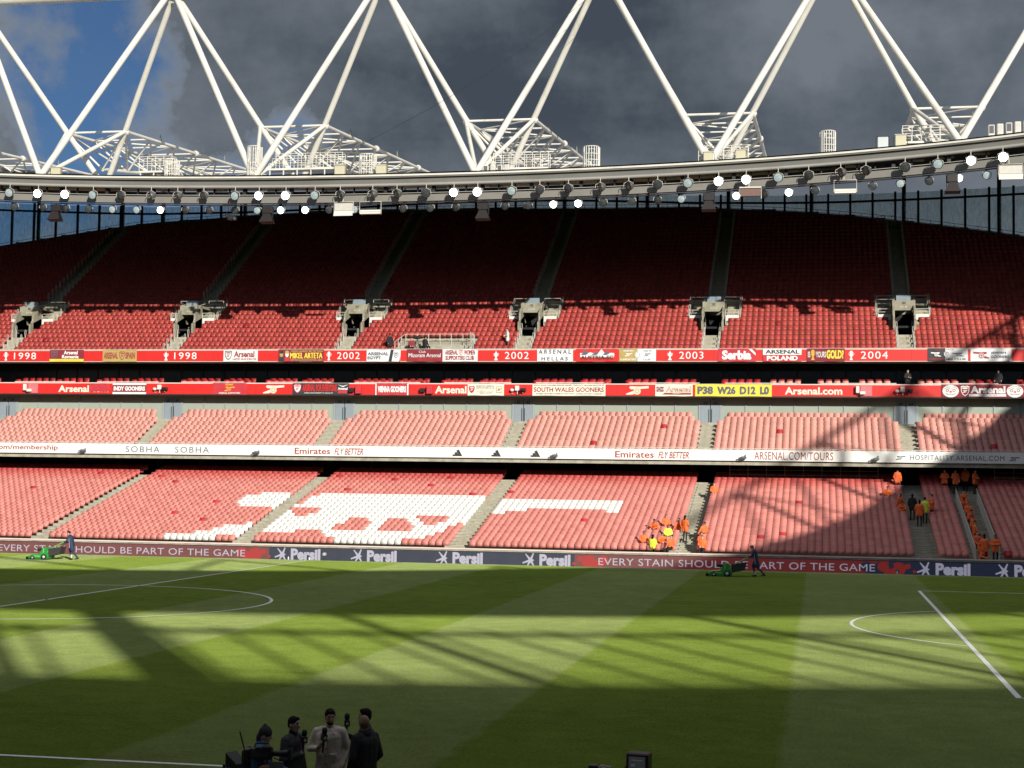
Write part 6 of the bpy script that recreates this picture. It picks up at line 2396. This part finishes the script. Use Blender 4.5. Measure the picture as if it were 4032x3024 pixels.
PB = V(23.71, -37.30, gz(-37.30)); PCt = V(23.25, -37.71, gz(-37.71)); PBa = V(24.34, -37.50, gz(-37.50)); PBe = V(24.20, -36.95, gz(-36.95)); POp = V(22.96, -38.33, gz(-38.33)); PLo = V(23.22, -38.95, gz(-38.95))
bp = person("beige", PB, .0, "bearded person in a beige wool jacket holding a microphone to the chest", BEIGEC, BLKT, SKIN3, HAIRB, scale=1.02)
# collar, shirt, pocket flap, buttons and hem of the beige jacket
mb = MB()
for s_ in (-1, 1):
    mb.hexa([(s_ * .015, -.118, 1.395), (s_ * .105, -.128, 1.445), (s_ * .10, -.115, 1.45), (s_ * .015, -.105, 1.40), (s_ * .045, -.085, 1.50), (s_ * .095, -.055, 1.525), (s_ * .09, -.045, 1.53), (s_ * .04, -.075, 1.505)])
mb.build("collar", BEIGEC, bp, (0, 0, 0))
MB().hexa([(-.03, -.150, 1.33), (.03, -.150, 1.33), (.03, -.13, 1.33), (-.03, -.13, 1.33), (-.045, -.095, 1.48), (.045, -.095, 1.48), (.045, -.07, 1.48), (-.045, -.07, 1.48)]).build("shirt", GREYS, bp, (0, 0, 0))
MB().bbox(.045, .165, -.158, -.138, 1.085, 1.135, .006).build("pocket_flap", BEIGEC, bp, (0, 0, 0))
MB().bbox(-.165, -.05, -.158, -.138, 1.085, 1.135, .006).build("pocket_flap", BEIGEC, bp, (0, 0, 0))
MB().box(.010, .016, -.1555, -.14, .95, 1.34).build("placket", mat("beige_seam", (.50, .43, .35), .95), bp, (0, 0, 0))
for z in (.98, 1.09, 1.20):
    MB().lathe([(0, -.01), (.011, -.008), (.011, .004)], (-.004, -.152, z), axis='Y', n=8).build("button", HAIRN, bp, (0, 0, 0))
MB().lathe([(.036, -.012), (.040, 0), (.036, .012)], (-.165, -.165, 1.195), axis='X', n=12).build("wristwatch", GREYS, bp, (0, 0, 0))
microphone(PB + V(-.01, -.28, 1.28), (.12, -.15, 1), "black microphone held at the chest of the beige jacket")
cp = person("coat", PCt, math.radians(72), "dark-haired person in a charcoal overcoat seen from the side with a microphone", CHAR, BLKT, SKIN, HAIRB, scale=1.0)
mb = MB()
for s_ in (-1, 1):
    mb.hexa([(s_ * .01, -.165, 1.18), (s_ * .03, -.17, 1.16), (s_ * .03, -.15, 1.16), (s_ * .01, -.145, 1.18), (s_ * .055, -.10, 1.50), (s_ * .13, -.12, 1.40), (s_ * .13, -.10, 1.40), (s_ * .055, -.08, 1.50)])
mb.build("lapel", CHAR, cp, (0, 0, 0))
MB().lathe([(.072, 0), (.068, .06), (.063, .10)], (0, -.01, 1.485), n=14).build("roll_neck", BLKT, cp, (0, 0, 0))
MB().bbox(-.20, -.12, -.03, .05, 1.47, 1.50, .008).build("shoulder_tab", GREYS, cp, (0, 0, 0))
microphone(PCt + V(.20, -.09, 1.31), (.1, -.1, 1), "black microphone held against the charcoal overcoat")
ba = person("bald", PBa, math.radians(-122), "bald person in a long black coat with a high collar seen from behind", BLKT, BLKT, SKIN2, HAIRB, scale=1.01)
MB().lathe([(.098, -.02), (.105, .02), (.098, .075), (.088, .08)], (0, .005, 1.475), n=16).build("high_collar", BLKT, ba, (0, 0, 0))
be = person("behind", PBe, math.radians(-78), "black-haired person in black mostly hidden by the bald one, holding a microphone", BLKT, BLKT, SKIN3, HAIRB, scale=.985)
microphone(V(23.96, -37.22, 1.22), (.05, -.1, 1), "black microphone raised beside the bald person")
op = person("operator", POp, math.radians(98), "camera operator in a dark beanie and blue jacket with a shoulder rig", BLUEC, BLKT, SKIN, mat("beanie_wool", (.035, .037, .042), .95, var=.3, vscale=40, bump=.6, bscale=60))
MB().bbox(-.17, .17, .10, .26, 1.02, 1.46, .04).build("backpack", BLKT, op, (0, 0, 0))
MB().path([(-.13, .1, 1.48), (-.15, -.08, 1.46), (-.13, -.15, 1.2)], .02, 5).path([(.13, .1, 1.48), (.15, -.08, 1.46), (.13, -.15, 1.2)], .02, 5).build("harness_strap", BLKT, op, (0, 0, 0))
MB().path([(-.02 * (k % 2), .16 + .02 * (k % 2), .82 + .02 * k) for k in range(12)], .016, 5).build("coiled_cable", RUB, op, (0, 0, 0))
MB().tube((.12, .24, 1.30), (.18, .36, 1.66), .012, 6).build("radio_antenna", RIMD, op, (0, 0, 0))
# the camera itself, carried across the chest
cr_ = thing("television_camera", "bulky black television camera rig carried by the operator in the beanie", "camera", (POp.x + .14, POp.y - .30, POp.z + 1.26), math.radians(8))
cr_.scale = (.70, .70, .70)
local("camera_body", MB().bbox(-.26, .20, -.12, .12, .13, .37, .02), RIMD, cr_)
local("side_panel", MB().box(-.22, .16, -.128, -.122, .19, .33), mat("camera_grey", (.06, .06, .062), .5, var=.2, vscale=8), cr_)
local("lens", MB().lathe([(.05, .20), (.062, .24), (.062, .40), (.078, .44), (.084, .56), (.07, .565), (.0, .56)], (0, 0, .25), axis='X', n=16), RIMD, cr_)
local("matte_box", MB().hexa([(.54, -.09, .17), (.62, -.12, .13), (.62, .12, .13), (.54, .09, .17), (.54, -.09, .33), (.62, -.12, .38), (.62, .12, .38), (.54, .09, .33)]), RUB, cr_)
local("viewfinder", MB().bbox(.02, .22, -.22, -.13, .33, .43, .015).tube((.0, -.17, .38), (-.12, -.17, .38), .035, 8), RIMD, cr_)
local("top_handle", MB().path([(-.18, 0, .37), (-.16, 0, .45), (.12, 0, .46), (.15, 0, .37)], .018, 6), RIMD, cr_)
local("battery", MB().bbox(-.40, -.265, -.09, .09, .10, .34, .02), RIMD, cr_)
local("gimbal_post", MB().tube((0, 0, .13), (0, 0, -.75), .024, 8).bbox(-.10, .10, -.08, .08, -.10, .03, .02).tube((0, 0, -.2), (-.2, .3, .02), .03, 6).path([(.1, 0, 0), (.3, -.05, -.06), (.36, -.05, .12), (.24, -.02, .16)], .014, 5), RIMD, cr_)
local("lower_monitor", MB().bbox(.18, .46, -.10, -.06, -.10, .10, .012), mat("monitor_pale", (.16, .17, .16), .4), cr_)
person("crouch", PLo, math.radians(150), "brown-haired person crouching low in front of the camera operator", BLKT, BLKT, SKIN, HAIRN)
st = thing("monitor_stand", "black monitor and hood on a stand behind the camera operator", "monitor", (22.40, -38.05, gz(-38.05)), math.radians(-20))
local("monitor_case", MB().bbox(-.10, .08, -.10, .10, .98, 1.12, .01), RIMD, st)
local("hood_panel", MB().hexa([(-.02, -.12, 1.13), (.20, -.10, 1.02), (.22, .10, 1.02), (.0, .12, 1.13), (-.02, -.12, 1.30), (.18, -.10, 1.14), (.20, .10, 1.14), (.0, .12, 1.30)]), mat("hood_green_black", (.02, .026, .02), .5), st)
local("vent", MB().box(.03, .05, -.106, -.101, 1.0, 1.08).box(-.03, -.01, -.106, -.101, 1.0, 1.08), GREYS, st)
local("stand_pole", MB().tube((0, 0, 0), (0, 0, .98), .03, 8).tube((-.25, -.15, 0), (0, 0, .3), .02, 6).tube((.25, -.15, 0), (0, 0, .3), .02, 6).tube((0, .28, 0), (0, 0, .3), .02, 6), RIMD, st)
mo = thing("broadcast_monitor", "square black hooded monitor on a stand near the touchline", "monitor", (28.45, -36.55, gz(-36.55)), math.radians(-8))
local("monitor_case", MB().bbox(-.175, .175, -.12, .14, .84, 1.16, .02), RIMD, mo)
local("screen", MB().box(-.13, .13, -.126, -.121, .90, 1.11), mat("monitor_screen", (.05, .055, .06), .2, emit=.03, ecol=(.5, .55, .6), var=.4, vscale=14), mo)
local("screen_graphic", MB().box(-.09, .09, -.130, -.128, 1.05, 1.065).box(-.09, -.03, -.130, -.128, .96, 1.0), mat("graphic_grey", (.12, .13, .14), .4, emit=.05, ecol=(.6, .7, .8)), mo)
local("side_knob", MB().tube((-.21, 0, .92), (.21, 0, .92), .03, 8), RIMD, mo)
local("stand_pole", MB().tube((0, 0, 0), (0, 0, .84), .03, 8).tube((-.28, -.15, 0), (0, 0, .35), .02, 6).tube((.28, -.15, 0), (0, 0, .35), .02, 6).tube((0, .3, 0), (0, 0, .35), .02, 6), RIMD, mo)
sm = thing("sound_mixer", "small black mixer with pale cables on a low stand near the hooded monitor", "mixer", (27.77, -36.60, gz(-36.60)))
local("mixer_case", MB().bbox(-.09, .06, -.08, .08, .82, .96, .015), RIMD, sm)
local("cable_loop", MB().path([(.05, 0, .90), (.12, -.02, .95), (.20, 0, .93), (.26, .02, .86)], .018, 6).path([(.06, .02, .92), (.16, .03, .90), (.24, .0, .94)], .014, 6), GREYS, sm)
local("stand_pole", MB().tube((0, 0, 0), (0, 0, .82), .025, 8).tube((-.2, -.12, 0), (0, 0, .25), .018, 6).tube((.2, -.12, 0), (0, 0, .25), .018, 6).tube((0, .24, 0), (0, 0, .25), .018, 6), RIMD, sm)
